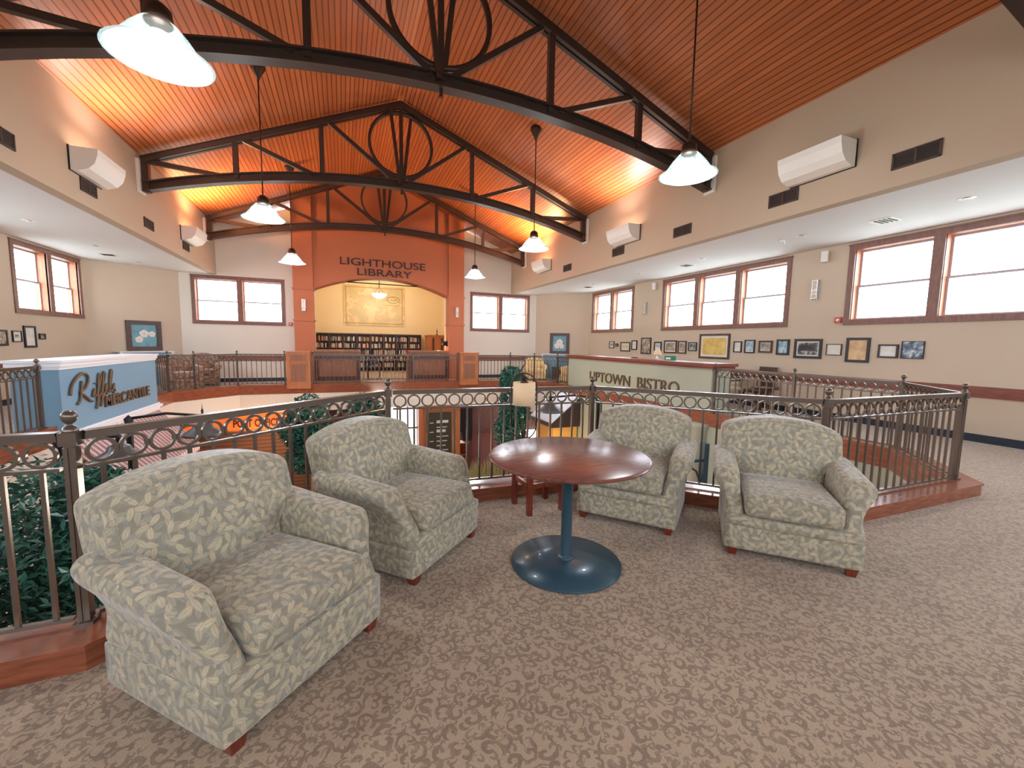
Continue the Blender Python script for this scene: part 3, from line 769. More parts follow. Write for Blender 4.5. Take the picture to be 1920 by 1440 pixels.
# ------------------------------------------------------------------ railing
def ring_mesh():
    bm = bmesh.new(); ns = 24; ro, ri, hy = 0.060, 0.046, 0.008; rings = []
    for i in range(ns):
        a = 2 * PI * i / ns
        rings.append([bm.verts.new((r * math.cos(a), y, r * math.sin(a))) for r, y in ((ri, -hy), (ro, -hy), (ro, hy), (ri, hy))])
    for i in range(ns):
        a, b = rings[i], rings[(i + 1) % ns]
        for k in range(4): bm.faces.new((a[k], a[(k + 1) % 4], b[(k + 1) % 4], b[k]))
    bmesh.ops.recalc_face_normals(bm, faces=bm.faces)
    me = to_mesh('ring', bm); me.materials.append(M['rail']); return me
RING = ring_mesh()
bm = bmesh.new(); box(bm, -.0085, .0085, -.0085, .0085, .165, .888); BAL = to_mesh('baluster', bm); BAL.materials.append(M['rail'])
def post_meshes():
    bm = bmesh.new()
    box(bm, -.018, .018, -.018, .018, .128, 1.02)
    for a, b, c, d in ((-.023, -.006, -.023, .023), (.006, .023, -.023, .023)): box(bm, a, b, c, d, .15, .99)
    box(bm, -.038, .038, -.038, .038, .128, .145)
    p = to_mesh('post', bm)
    bm = bmesh.new(); box(bm, -.032, .032, -.032, .032, 1.0, 1.062); q = to_mesh('post_collar', bm)
    bm = bmesh.new(); lathe(bm, [(.030, 1.06), (.030, 1.068), (.024, 1.084), (.012, 1.092), (.010, 1.098), (.019, 1.105), (.028, 1.119), (.031, 1.132), (.028, 1.146), (.017, 1.158), (0, 1.162)], 18); f = to_mesh('finial', bm, True)
    for m in (p, q, f): m.materials.append(M['rail'])
    return p, q, f
PM = post_meshes()
def post(x, y, label, rot=0.0):
    t = thing('railing_post', label, 'railing post', (x, y, 0), rot, 'railing posts')
    obj('post_shaft', PM[0], None, t); obj('post_collar', PM[1], None, t); obj('finial', PM[2], None, t)
def rail(a, b, label, pitch=0.122):
    a = Vector(a); b = Vector(b); d = b - a; L = d.length; ang = math.atan2(d.y, d.x)
    t = thing('railing', label, 'railing', (a.x, a.y, 0), ang, 'bronze railing panels')
    e = 0.042
    bm = bmesh.new(); box(bm, e, L - e, -.020, .020, 1.020, 1.052); box(bm, e, L - e, -.028, .028, 1.048, 1.062); mk('top_rail', bm, M['rail'], t)
    bm = bmesh.new(); box(bm, e, L - e, -.014, .014, .880, .895); mk('middle_rail', bm, M['rail'], t)
    bm = bmesh.new(); box(bm, e, L - e, -.014, .014, .150, .168)
    mk('bottom_rail', bm, M['rail'], t)
    n = max(1, int((L - 2 * e) / pitch)); p = (L - 2 * e) / n
    for i in range(n):
        x = e + p * (i + .5); obj('ring', RING, None, t, (x, 0, .957)); obj('baluster', BAL, None, t, (x, 0, 0))
P = {k: Vector(v) for k, v in dict(L0=(-4.15, 3.2), L1=(-3.2, 2.47), A=(-1.17, 2.50), B=(.37, 3.86), C=(2.46, 3.74), D=(3.87, 2.24), E=(6.06, 2.20), F=(7.12, 3.2), G=(7.12, 4.68), H=(7.12, 6.30),
     I=(7.12, 12.3), J=(7.12, 13.1), K=(6.5, 13.73), Q=(5.82, 14.4), N1=(4.56, 14.4), N2=(3.78, 14.4), S2=(2.23, 14.4), S1=(.62, 14.4), N3=(-.88, 14.4), N4=(-1.66, 14.4), T=(-2.9, 14.4), U=(-3.72, 13.55), V=(-4.15, 13.1), W=(-4.15, 11.96), X=(-4.15, 8.22), Y=(-4.15, 5.7)).items()}
for a, b, l in (('L1', 'A', 'near bronze railing at the left edge, in front of the big indoor tree'), ('A', 'B', 'near bronze railing behind the two left armchairs'), ('B', 'C', 'near bronze railing behind the side table with the lamp'),
                ('C', 'D', 'near bronze railing behind the two right armchairs'), ('D', 'E', 'bronze railing right of the right armchair, lit along its top'), ('E', 'F', 'short bronze railing at the right end, turning away from the camera'),
                ('F', 'G', 'bronze railing on the right side of the opening, nearest length'), ('G', 'H', 'bronze railing on the right side, ending at the green bistro wall'), ('I', 'J', 'bronze railing just beyond the far end of the bistro wall'),
                ('J', 'K', 'angled far right railing, half next to the bistro'), ('K', 'Q', 'angled far right railing, half next to the far corner'), ('Q', 'N1', 'far railing below the right far window'),
                ('N2', 'S2', 'far railing in front of the right wooden library counter'), ('S2', 'S1', 'far railing in front of the open library entrance'), ('S1', 'N3', 'far railing in front of the left wooden library counter'),
                ('N4', 'T', 'far railing below the left far window'), ('T', 'U', 'angled far left railing in front of the flowered armchairs'), ('U', 'V', 'angled far left railing, short half nearer the blue wall'), ('V', 'W', 'short railing at the far end of the blue shop wall'),
                ('X', 'Y', 'left railing before the blue shop wall, far length'), ('Y', 'L0', 'left railing on the near side, hidden end'), ('L0', 'L1', 'near left corner railing outside the picture edge')):
    if a == 'X': b_ = 'Y'
    rail(P[a], P[b], l)
for k, l in dict(L0='near left corner of the opening', L1='left of the near left armchair, out of view', A='left behind the nearest armchair, with the largest ball finial', B='behind the second armchair from the left', C='left behind the third armchair', D='right behind the rightmost armchair', E='at the right end of the near railing', F='at the right where two railings meet at an angle', G='midway along the right railing', H='where the right railing meets the bistro wall',
                 I='at the far end of the bistro wall', J='at the angle beyond the bistro', K='midway along the far right angled railing', Q='at the far right corner of the far railing', N1='right of the right newel cabinet', N2='left of the right newel cabinet', S2='at the edge of the right library counter', S1='in the middle of the library entrance', N3='right of the left newel cabinet', N4='left of the left newel cabinet', T='at the far left corner of the far railing', U='in front of the flowered armchairs', V='at the bend beyond the blue wall', W='touching the far end of the blue wall', X='touching the near end of the blue wall', Y='on the left side, beyond the picture edge').items():
    if k == 'W': continue
    post(P[k].x, P[k].y, f'bronze railing post {l}')
def newel(x0, x1, label):
    t = thing('newel_cabinet', label, 'cabinet', ((x0 + x1) / 2, 14.4, 0), 0, 'wooden newel cabinets'); w = (x1 - x0) / 2
    bm = bmesh.new(); box(bm, -w, w, -.2, .2, 0.0, 1.12); mk('cabinet_body', bm, M['orange_wood'], t)
    bm = bmesh.new(); box(bm, -w - .02, w + .02, -.22, .22, 1.12, 1.15); mk('cap', bm, M['orange_wood'], t)
    for z0, z1 in ((.22, .76), (.86, 1.04)):
        bm = bmesh.new(); box(bm, -w + .12, w - .12, -.206, -.195, z0, z1); mk('panel', bm, M['panel_wood'], t)
        bm = bmesh.new()
        for a, b, c, d in ((-w + .10, -w + .12, z0 - .02, z1 + .02), (w - .12, w - .10, z0 - .02, z1 + .02), (-w + .1, w - .1, z1, z1 + .02), (-w + .1, w - .1, z0 - .02, z0)): box(bm, a, b, -.215, -.195, c, d)
        mk('panel_molding', bm, M['orange_wood'], t)
newel(-1.6, -.94, 'honey wood newel cabinet in the far railing, left of the library')
newel(3.84, 4.50, 'honey wood newel cabinet in the far railing, right of the library')

# ------------------------------------------------------------------ upholstered armchairs
def make_armchair(label, mat=None, group='leaf-patterned armchairs around the table', name='armchair'):
    mat = mat or M['fabric']
    t = thing(name, label, 'armchair', (0, 0, 0), 0, group)
    T = Matrix.Translation
    def soft(nm, c, size, r, n, deform=None):
        bm = softbox(size, r, n)
        for v in bm.verts: v.co += Vector(c)
        if deform:
            for v in bm.verts: v.co = deform(v.co)
        bm.normal_update(); return fab(nm, bm, mat, t)
    soft('base', (0, -.02, .145), (.82, .76, .19), .018, 8)
    soft('seat_deck', (0, -.06, .265), (.80, .70, .085), .03, 8, lambda p: Vector((p.x, p.y - (.008 if p.y < -.3 else 0), p.z)))
    for s in (-1, 1):
        def arm(p, s=s):
            t_ = max(0, min(1, (p.z - .22) / .38)); y0, y1 = -.40, .36
            u = (p.y - y0) / (y1 - y0)
            yf = y0 + .17 * t_ ** 1.4
            y = yf + (y1 - yf) * u
            w = 1 - .22 * math.exp(-((t_ - .42) / .22) ** 2) + .30 * smoothstep(.55, .85, t_)
            xc = .345 + .062 * smoothstep(.3, .9, t_)
            x = xc + (abs(p.x) - .345) * w
            z = p.z + .05 * t_ * u
            return Vector((s * x, y, z))
        bm = softbox((.14, .76, .38), .05, 14)
        for v in bm.verts: v.co += Vector((.345, -.02, .41))
        for v in bm.verts: v.co = arm(v.co)
        bmesh.ops.recalc_face_normals(bm, faces=bm.faces)
        a = fab('arm', bm, mat, t)
    def back(p):
        tz = (p.z - .30) / .58; ax = abs(p.x)
        q = .72 + .28 * smoothstep(.50, .64, p.z)
        x = p.x * q
        z = p.z + max(0, tz) ** 1.5 * (.03 - .085 * (ax / .41) ** 2.2)
        y = p.y + (p.z - .3) * .24
        if p.y < .26: y -= .035 * (1 - (ax / .42) ** 2) * math.sin(PI * max(0, min(1, tz))) + .012 * smoothstep(.55, .62, p.z)
        return Vector((x, y, z))
    bk = soft('backrest', (0, .255, .595), (.85, .22, .59), .045, 16, back)
    path = [(-.378, .36 + .47 * k / 12) for k in range(13)] + [(-.378 + .756 * k / 20, .848) for k in range(1, 20)] + [(.378, .83 - .47 * k / 12) for k in range(13)]
    bm = bmesh.new(); tube(bm, [back(Vector((x, .1455, z))) for x, z in path], .0035, 6); fab('seam', bm, mat, bk)
    def cush(p):
        e = (1 - (p.x / .3) ** 2) * (1 - ((p.y + .11) / .34) ** 2)
        z = p.z + (.022 * max(0, e) if p.z > .38 else 0)
        return Vector((p.x, p.y, z))
    soft('seat_cushion', (0, -.115, .385), (.575, .62, .155), .038, 12, cush)
    for sx in (-1, 1):
        for sy in (-.36, .30):
            bm = bmesh.new()
            lo = [bm.verts.new((sx * .35 + a * .024, sy + b * .024, 0)) for a, b in ((-1, -1), (1, -1), (1, 1), (-1, 1))]
            hi = [bm.verts.new((sx * .35 + a * .034, sy + b * .034, .058)) for a, b in ((-1, -1), (1, -1), (1, 1), (-1, 1))]
            bm.faces.new(list(reversed(lo))); bm.faces.new(hi)
            for i in range(4): bm.faces.new((lo[i], lo[(i + 1) % 4], hi[(i + 1) % 4], hi[i]))
            mk('foot', bm, M['red_wood'], t)
    return t
ch = make_armchair('leaf-patterned green-grey armchair nearest the camera at the lower left'); freeze(ch)
ch.location = (-.41, 2.16, 0); ch.rotation_euler.z = R(45)
for (x, y, a, l) in ((.384, 2.99, 43.8, 'leaf-patterned green-grey armchair second from the left, left of the round table'), (2.43, 2.96, -50.0, 'leaf-patterned green-grey armchair partly behind the round table'), (3.11, 2.063, -46.0, 'leaf-patterned green-grey armchair at the right, fully in view')):
    c = copy_tree(ch); c.location = (x, y, 0); c.rotation_euler.z = R(a); c['label'] = l

# round pedestal table
t = thing('round_table', 'round mahogany pedestal table on a dark blue-grey steel disc base between the armchairs', 'table', (1.395, 2.375, 0))
bm = bmesh.new(); lathe(bm, [(0, .728), (.48, .728), (.515, .733), (.532, .742), (.537, .752), (.532, .760), (.520, .765), (0, .766)], 96); mk('tabletop', bm, M['table_top'], t, True).modifiers.new('e', 'EDGE_SPLIT')
bm = bmesh.new(); lathe(bm, [(0, .012), (.365, .004), (.376, .006), (.376, .014), (.12, .030), (.05, .040), (0, .041)], 80); mk('base_disc', bm, M['teal_steel'], t, True)
bm = bmesh.new(); lathe(bm, [(.056, .036), (.056, .046), (.040, .052), (.038, .056), (.038, .70), (.12, .712), (.12, .727), (0, .727)], 32); mk('column', bm, M['teal_steel'], t, True)

# side table and iron lamp behind the table
t = thing('side_table', 'small square red-brown side table with four legs behind the round table', 'side table', (1.64, 3.33, 0), R(3))
for sx in (-1, 1):
    for sy in (-1, 1):
        bm = bmesh.new(); box(bm, sx * .165 - .022, sx * .165 + .022, sy * .15 - .022, sy * .15 + .022, 0, .54); mk('leg', bm, M['red_wood'], t)
bm = bmesh.new(); box(bm, -.22, .22, -.20, .20, .54, .565); mk('tabletop', bm, M['red_wood'], t)
for a in (((-.165, -.15, .26), (.165, -.15, .26)), ((-.165, .15, .26), (.165, .15, .26)), ((-.165, -.15, .26), (-.165, .15, .26)), ((.165, -.15, .26), (.165, .15, .26))):
    mk('stretcher', bmesh_bar(a[0], a[1], .025, .04), M['red_wood'], t)
for a in (((-.165, -.15, .515), (.165, -.15, .515)), ((-.165, .15, .515), (.165, .15, .515)), ((-.165, -.15, .515), (-.165, .15, .515)), ((.165, -.15, .515), (.165, .15, .515))):
    mk('apron', bmesh_bar(a[0], a[1], .02, .05), M['red_wood'], t)
t = thing('table_lamp', 'wrought iron table lamp with cream drum shade inside a looped frame', 'table lamp', (1.50, 3.37, .566), R(-20))
bm = bmesh.new(); lathe(bm, [(.075, 0), (.075, .01), (.05, .022), (.02, .035), (.012, .06), (.022, .08), (.012, .1), (.026, .13), (.014, .155), (.02, .18), (.008, .2), (0, .22)], 20); mk('lamp_foot', bm, M['iron'], t, True)
bm = bmesh.new()
pts = []
for k in range(21):
    a = PI + PI * k / 20; pts.append((.115 * math.cos(a), 0, .20 + .13 * math.sin(a) + .0))
tube(bm, pts, .0065, 8)
for s in (-1, 1): tube(bm, [(s * .115, 0, .20), (s * .115, 0, .56)], .0065, 8)
pts = [(.115 * math.cos(PI * k / 20), 0, .56 + .11 * math.sin(PI * k / 20)) for k in range(21)]
tube(bm, pts, .0065, 8); mk('loop_frame', bm, M['iron'], t, True)
bm = bmesh.new()
pts = [(-.005 + .05 * (1 - k / 24) * math.sin(k / 24 * 5.2), 0, .60 + .20 * k / 24) for k in range(25)]
pts = [(.03 * math.cos(a) * (1 - i / 26), 0, .615 + .03 * math.sin(a) * (1 - i / 26)) for i, a in enumerate([i * .42 for i in range(14)])][::-1] + [(-.045, 0, .67), (-.02, 0, .72), (.005, 0, .755), (.0, 0, .79), (-.02, 0, .805)]
tube(bm, pts, .006, 8); mk('scroll_finial', bm, M['iron'], t, True)
bm = bmesh.new(); lathe(bm, [(.096, .385), (.10, .385), (.10, .59), (.096, .59), (.092, .586), (.092, .39)], 40, cap=False); mk('lamp_shade', bm, M['lamp_shade'], t, True)
bm = bmesh.new(); lathe(bm, [(0, .58), (.04, .585), (.03, .605), (.008, .62), (0, .63)], 16); mk('shade_cap', bm, M['iron'], t, True)
bm = bmesh.new()
for s in (-1, 1):
    for k in range(3): tube(bm, [(0, 0, .05 + .02 * k), (s * .03, 0, .07 + .02 * k), (s * .05, 0, .05 + .015 * k), (s * .055, 0, .035 + .02 * k)], .005, 6)
mk('leaf_scrolls', bm, M['iron'], t, True)
bm = bmesh.new(); tube(bm, [(1.62, 3.585, .55), (1.63, 3.59, .35), (1.68, 3.59, .16), (1.72, 3.60, .135), (1.80, 3.60, .135), (1.88, 3.60, .135)], .004, 6)
cd = mk('cord', bm, M['black'], t, True); cd.matrix_parent_inverse = (Matrix.Translation(t.location) @ Matrix.Rotation(R(-20), 4, 'Z')).inverted()

# ------------------------------------------------------------------ blue shop wall with awning
t = thing('shop_partition', 'slate blue shop wall with white cornices at the left of the opening', 'partition', (0, 0, 0))
SH = [(-4.0, 11.9), (-4.0, 8.40), (-4.24, 8.31), (-4.5, 8.31), (-4.5, 11.9)]
bm = bmesh.new(); prism(bm, SH, .0, .99); mk('wall_panel', bm, M['blue_wall'], t)
bm = bmesh.new()
for z0, z1, o in ((.985, 1.03, .015), (1.03, 1.09, .035), (1.09, 1.13, .055)):
    prism(bm, offset_poly(SH, o), z0, z1)
mk('top_cornice', bm, M['gloss_white'], t)
bm = bmesh.new()
for z0, z1, o in ((-.16, -.09, .03), (-.09, -.03, .07), (-.03, .003, .03)):
    prism(bm, offset_poly([(-4.0, 11.9), (-4.0, 8.42), (-4.05, 8.40), (-4.05, 11.9)], o), z0, z1)
mk('bottom_cornice', bm, M['gloss_white'], t)
t2 = thing('sign_lettering', 'bronze shop sign letters, a script word above MERCANTILE, on the blue wall', 'sign', (-3.985, 0, 0))
fit(t2, 'MERCANTILE', .20 * cap, M['gold'], 0, 1.83, 0, (0, 1, 0), (0, 9.58, .24), extr=0.035, bold=.006)
def stroke(pts, r=.018):
    """script strokes given in wall coordinates (along, up), drawn as slim metal bars"""
    P_ = [Vector(p) for p in pts]; out = []
    for i in range(len(P_) - 1):
        p0 = P_[max(i - 1, 0)]; p1 = P_[i]; p2 = P_[i + 1]; p3 = P_[min(i + 2, len(P_) - 1)]
        for k in range(6):
            u = k / 6; out.append(.5 * ((2 * p1) + (p2 - p0) * u + (2 * p0 - 5 * p1 + 4 * p2 - p3) * u * u + (3 * p1 - p0 - 3 * p2 + p3) * u ** 3))
    out.append(P_[-1]); bm = bmesh.new(); tube(bm, [(.012, 8.58 + q.x * .93, .47 + q.y) for q in out], r, 6); mk('script_letter', bm, M['gold'], t2, True)
stroke([(0.0, .10), (.06, .24), (.18, .34), (.36, .42), (.52, .40), (.56, .30), (.46, .18), (.30, .12), (.40, .06), (.56, -.04), (.66, -.07)], .022)
stroke([(.36, .30), (.32, .14), (.26, -.02), (.18, -.06)], .02)
stroke([(.66, .0), (.74, .14), (.72, .02), (.80, .02)]); stroke([(.76, .22), (.77, .23)], .02)
stroke([(.80, .02), (.98, .30), (.94, .38), (.88, .22), (.80, -.14), (.76, -.2), (.88, -.02), (.96, .04)])
stroke([(.96, .04), (1.14, .32), (1.10, .40), (1.04, .24), (.96, -.12), (.92, -.18), (1.04, .0), (1.10, .04)])
stroke([(1.10, .04), (1.20, .12), (1.18, .18), (1.12, .10), (1.16, .0), (1.26, .06)])
stroke([(1.26, .06), (1.40, .34), (1.38, .42), (1.30, .24), (1.28, .04), (1.36, .04)])
stroke([(1.38, .36), (1.36, .28)], .014); stroke([(1.38, .04), (1.46, .16), (1.44, .08), (1.48, .02), (1.40, .0)])
# striped awning under it
t = thing('striped_awning', 'pale pink and white striped canvas awning below the blue wall', 'awning', (0, 0, 0))
bm = bmesh.new()
A = [(-3.98, 8.4, -.16), (-3.98, 11.88, -.16), (-3.26, 11.88, -.98), (-3.26, 8.3, -.98)]
f = [bm.verts.new(p) for p in A]; bm.faces.new(f)
g = [bm.verts.new(p) for p in ((-3.98, 11.88, -.16), (-3.98, 11.88, -.98), (-3.26, 11.88, -.98))]; bm.faces.new(g)
bmesh.ops.solidify(bm, geom=bm.faces[:], thickness=.012); mk('canvas', bm, M['awning'], t)
bm = bmesh.new(); n = 26
for k in range(n):
    y0 = 8.3 + 3.58 * k / n; y1 = 8.3 + 3.58 * (k + 1) / n; ym = (y0 + y1) / 2
    for s in (0,):
        v = [bm.verts.new(p) for p in ((-3.26, y0, -.98), (-3.26, y1, -.98), (-3.25, y1, -1.13), (-3.245, ym, -1.19), (-3.25, y0, -1.13))]; bm.faces.new(v)
bmesh.ops.remove_doubles(bm, verts=bm.verts, dist=1e-4); bmesh.ops.solidify(bm, geom=bm.faces[:], thickness=.008); mk('valance', bm, M['awning'], t)

# ------------------------------------------------------------------ green bistro wall
t = thing('bistro_partition', 'sage green bistro wall with dark wood cap at the right of the opening', 'partition', (0, 0, 0))
bm = bmesh.new(); prism(bm, [(7.10, 6.36), (7.62, 6.36), (7.62, 12.28), (7.10, 12.28)], .13, 1.04); mk('wall_panel', bm, M['sage'], t)
bm = bmesh.new(); prism(bm, [(7.05, 6.30), (7.68, 6.30), (7.68, 12.32), (7.05, 12.32)], 1.04, 1.085); prism(bm, [(7.01, 6.26), (7.72, 6.26), (7.72, 12.34), (7.01, 12.34)], 1.085, 1.15); mk('wood_cap', bm, M['trim_wood'], t)
t2 = thing('sign_lettering', 'tall slim bronze letters reading UPTOWN BISTRO on the green wall', 'sign', (7.085, 0, 0))
fit(t2, 'UPTOWN', .29 * cap, M['gold'], 0, 1.93, 0, (0, -1, 0), (0, 10.95, .40), extr=.03)
fit(t2, 'BISTRO', .29 * cap, M['gold'], 0, 1.45, 0, (0, -1, 0), (0, 8.72, .40), extr=.03)
t = thing('table_lamp', 'small lamp with cream pleated shade on top of the green bistro wall', 'table lamp', (7.45, 8.4, 1.15))
bm = bmesh.new(); lathe(bm, [(.05, 0), (.05, .01), (.02, .03), (.035, .07), (.02, .12), (.008, .14), (0, .15)], 16); mk('lamp_base', bm, M['downlight'], t, True)
bm = bmesh.new(); lathe(bm, [(.10, .12), (.055, .28), (.05, .28), (.095, .12)], 20, cap=False); mk('lamp_shade', bm, M['lamp_shade'], t, True)
bm = bmesh.new(); box(bm, -.06, .06, -.13, .13, 0, .11); o = mk('carton', bm, M['green_box'], None, False, (7.45, 7.95, 1.15)); tag(o, 'green carton with pale print standing on the bistro wall', 'box')
bm = bmesh.new(); box(bm, -.062, -.06, -.08, .08, .02, .07); mk('printed_label', bm, M['chalk_mark'], o)
bm = bmesh.new(); box(bm, -.05, .05, -.08, .08, 0, .03); tag(mk('book', bm, M['trim_wood'], None, False, (7.45, 9.3, 1.15)), 'small brown book lying on the bistro wall', 'book')

# ------------------------------------------------------------------ pictures
ART = {}
def getart(key):
    if key in ART: return ART[key]
    K = {'photo': ('photo', rgb(40, 40, 42), rgb(120, 118, 112), rgb(214, 212, 204)), 'sepia': ('photo', rgb(110, 96, 84), rgb(160, 146, 130), rgb(208, 196, 180)), 'yellow': ('paper', rgb(206, 170, 86), rgb(222, 188, 104), rgb(232, 204, 130)),
         'pale': ('paper', rgb(206, 204, 200), rgb(222, 220, 214), rgb(234, 232, 226)), 'blue': ('photo', rgb(90, 140, 170), rgb(160, 190, 206), rgb(220, 228, 232)), 'tan': ('paper', rgb(190, 150, 104), rgb(212, 176, 130), rgb(226, 194, 150)),
         'lime': ('paper', rgb(196, 196, 130), rgb(206, 204, 140), rgb(216, 212, 156)), 'collage': ('photo', rgb(30, 46, 70), rgb(110, 130, 150), rgb(230, 232, 230)), 'flower': ('flower', rgb(92, 140, 158), rgb(104, 156, 172), rgb(120, 166, 176)),
         'map': ('map', rgb(200, 186, 140), rgb(222, 190, 132), rgb(232, 202, 146))}[key]
    ART[key] = art('print_' + key, *K); return ART[key]
def picture(label, w, h, place, rotz, z, frame='black_frame', fw=.035, mat=.03, key='pale', group='framed pictures on the walls', depth=.03):
    """centre of the back on the wall, room side is local -y"""
    t = thing('framed_picture', label, 'picture', (place[0], place[1], z), rotz, group)
    bm = bmesh.new()
    box(bm, -w / 2, w / 2, -depth, 0, h / 2 - fw, h / 2); box(bm, -w / 2, w / 2, -depth, 0, -h / 2, -h / 2 + fw)
    box(bm, -w / 2, -w / 2 + fw, -depth, 0, -h / 2 + fw, h / 2 - fw); box(bm, w / 2 - fw, w / 2, -depth, 0, -h / 2 + fw, h / 2 - fw)
    mk('picture_frame', bm, M[frame], t)
    bm = bmesh.new(); box(bm, -w / 2 + fw, w / 2 - fw, -.012, -.002, -h / 2 + fw, h / 2 - fw); mk('picture_mount', bm, M['mat_white'], t)
    k = fw + mat
    bm = bmesh.new(); box(bm, -w / 2 + k, w / 2 - k, -.016, -.010, -h / 2 + k, h / 2 - k); mk('print', bm, getart(key), t)
    return t
RP = [('small white-mounted picture, farthest left on the right wall', 13.48, .31, 1.38, 1.64, 'black_frame', .025, .06, 'photo'), ('tiny black-framed square picture beside the small white-mounted one', 13.15, .16, 1.44, 1.56, 'black_frame', .03, .0, 'photo'),
      ('picture with pale yellow-green sheet in a dark frame', 12.64, .56, 1.27, 1.62, 'brown_frame', .045, .07, 'lime'), ('narrow upright picture right of the yellow-green sheet', 12.13, .30, 1.34, 1.68, 'black_frame', .035, .05, 'pale'),
      ('tall grey and brown print behind the small lamp', 11.51, .50, 1.21, 1.77, 'black_frame', .035, .0, 'sepia'), ('small bluish photo right of the small lamp', 10.93, .34, 1.33, 1.63, 'black_frame', .04, .05, 'blue'),
      ('wide sepia landscape photo in a brown frame', 10.36, .55, 1.27, 1.68, 'brown_frame', .045, .04, 'sepia'), ('upright grey photo between two landscape ones', 9.86, .34, 1.27, 1.66, 'brown_frame', .04, .03, 'sepia'),
      ('small black and white group photo left of the large yellow chart', 9.45, .32, 1.36, 1.62, 'black_frame', .03, .02, 'photo'), ('largest picture on the right wall, an old yellow chart', 8.68, 1.03, 1.16, 1.86, 'brown_frame', .055, .06, 'yellow'),
      ('slim frame with a typed white sheet right of the yellow chart', 7.92, .24, 1.36, 1.65, 'black_frame', .025, .01, 'pale'), ('upright print with a blue patch at its top', 7.57, .29, 1.35, 1.69, 'black_frame', .03, .02, 'blue'),
      ('brown-framed small tan photo', 7.14, .36, 1.37, 1.67, 'brown_frame', .045, .02, 'sepia'), ('dark frame with pale blue oval-edged photo', 6.70, .31, 1.33, 1.70, 'black_frame', .045, .0, 'blue'),
      ('wide black frame with a black and white group photo', 6.13, .60, 1.27, 1.71, 'black_frame', .055, .03, 'photo'), ('small picture with a wide white mount', 5.59, .30, 1.36, 1.60, 'brown_frame', .015, .07, 'pale'),
      ('black-framed tan portrait drawing', 5.15, .42, 1.23, 1.73, 'black_frame', .05, .0, 'tan'), ('wide black frame with a pale sketch', 4.64, .32, 1.34, 1.60, 'black_frame', .03, .015, 'pale'),
      ('rightmost picture, a collage with a white car on dark ground', 4.27, .33, 1.34, 1.66, 'black_frame', .012, .0, 'collage')]
for l, y, w, z0, z1, fr, f_, m_, k in RP:
    picture(l, w, z1 - z0, (WR, y), R(-90), (z0 + z1) / 2, fr, f_, m_, k, 'framed pictures on the right wall')
# people row in the wide group photo
bm = bmesh.new()
for k in range(13):
    x = 6.13 + .18 - .03 * k; box(bm, WR - .019, WR - .016, x - .012, x + .012, 1.44, 1.565 + .012 * (k % 3)); 
    for (cx) in (x,): box(bm, WR - .019, WR - .016, cx - .007, cx + .007, 1.57 + .012 * (k % 3), 1.59 + .012 * (k % 3))
grp = [o for o in bpy.data.objects if o.get('label', '').startswith('wide black frame with a black and white group')][0]
g_ = mk('printed_figures', bm, M['black_frame'], grp); g_.matrix_parent_inverse = (Matrix.Translation(grp.location) @ Matrix.Rotation(R(-90), 4, 'Z')).inverted()
for l, y, w, z0, z1, fr, f_, m_, k in (('leftmost picture on the left wall, cut by the picture edge', 12.20, .42, 1.27, 1.61, 'black_frame', .04, .0, 'sepia'), ('small black-framed picture with a white mount on the left wall', 12.70, .28, 1.35, 1.60, 'black_frame', .02, .07, 'photo'),
                                    ('upright black frame with a pale sheet on the left wall', 13.12, .40, 1.22, 1.72, 'black_frame', .045, .02, 'pale'), ('tiny square dark picture right of the upright one on the left wall', 13.54, .22, 1.41, 1.55, 'black_frame', .03, .0, 'photo')):
    picture(l, w, z1 - z0, (WL, y), R(90), (z0 + z1) / 2, fr, f_, m_, k, 'framed pictures on the left wall')
def flower_picture(label, place, rotz, z, w, h, blooms):
    t = picture(label, w, h, place, rotz, z, 'brown_frame', .12, 0, 'flower', 'blossom paintings in wide frames', .06)
    for x, zz, r in blooms:
        bm = bmesh.new()
        for k in range(5):
            a = 2 * PI * k / 5 + .3
            lathe(bm, [(0, .003), (r * .5, .002), (r * .55, 0)], 10, Matrix.Translation((x + r * .5 * math.cos(a), -.017, zz + r * .5 * math.sin(a))) @ Matrix.Rotation(R(90), 4, 'X'))
        mk('painted_blossom', bm, M['mat_white'], t)
        bm = bmesh.new(); lathe(bm, [(0, .004), (r * .2, .002), (r * .22, 0)], 10, Matrix.Translation((x, -.021, zz)) @ Matrix.Rotation(R(90), 4, 'X')); mk('painted_stamens', bm, M['yellow_cloth'], t)
flower_picture('framed painting of white blossoms on blue, at the left corner wall', (-5.72, 16.33), math.atan2(1.5, 1.75), 1.55, .88, .92, [(.0, .06, .12), (-.13, -.12, .10), (.2, .05, .09)])
flower_picture('framed painting of a white blossom cluster on blue, at the right corner wall', (8.85, 16.14), math.atan2(-1.8, 1.62), 1.53, .88, .90, [(.0, .04, .15), (-.12, -.10, .12), (.1, -.12, .11)])

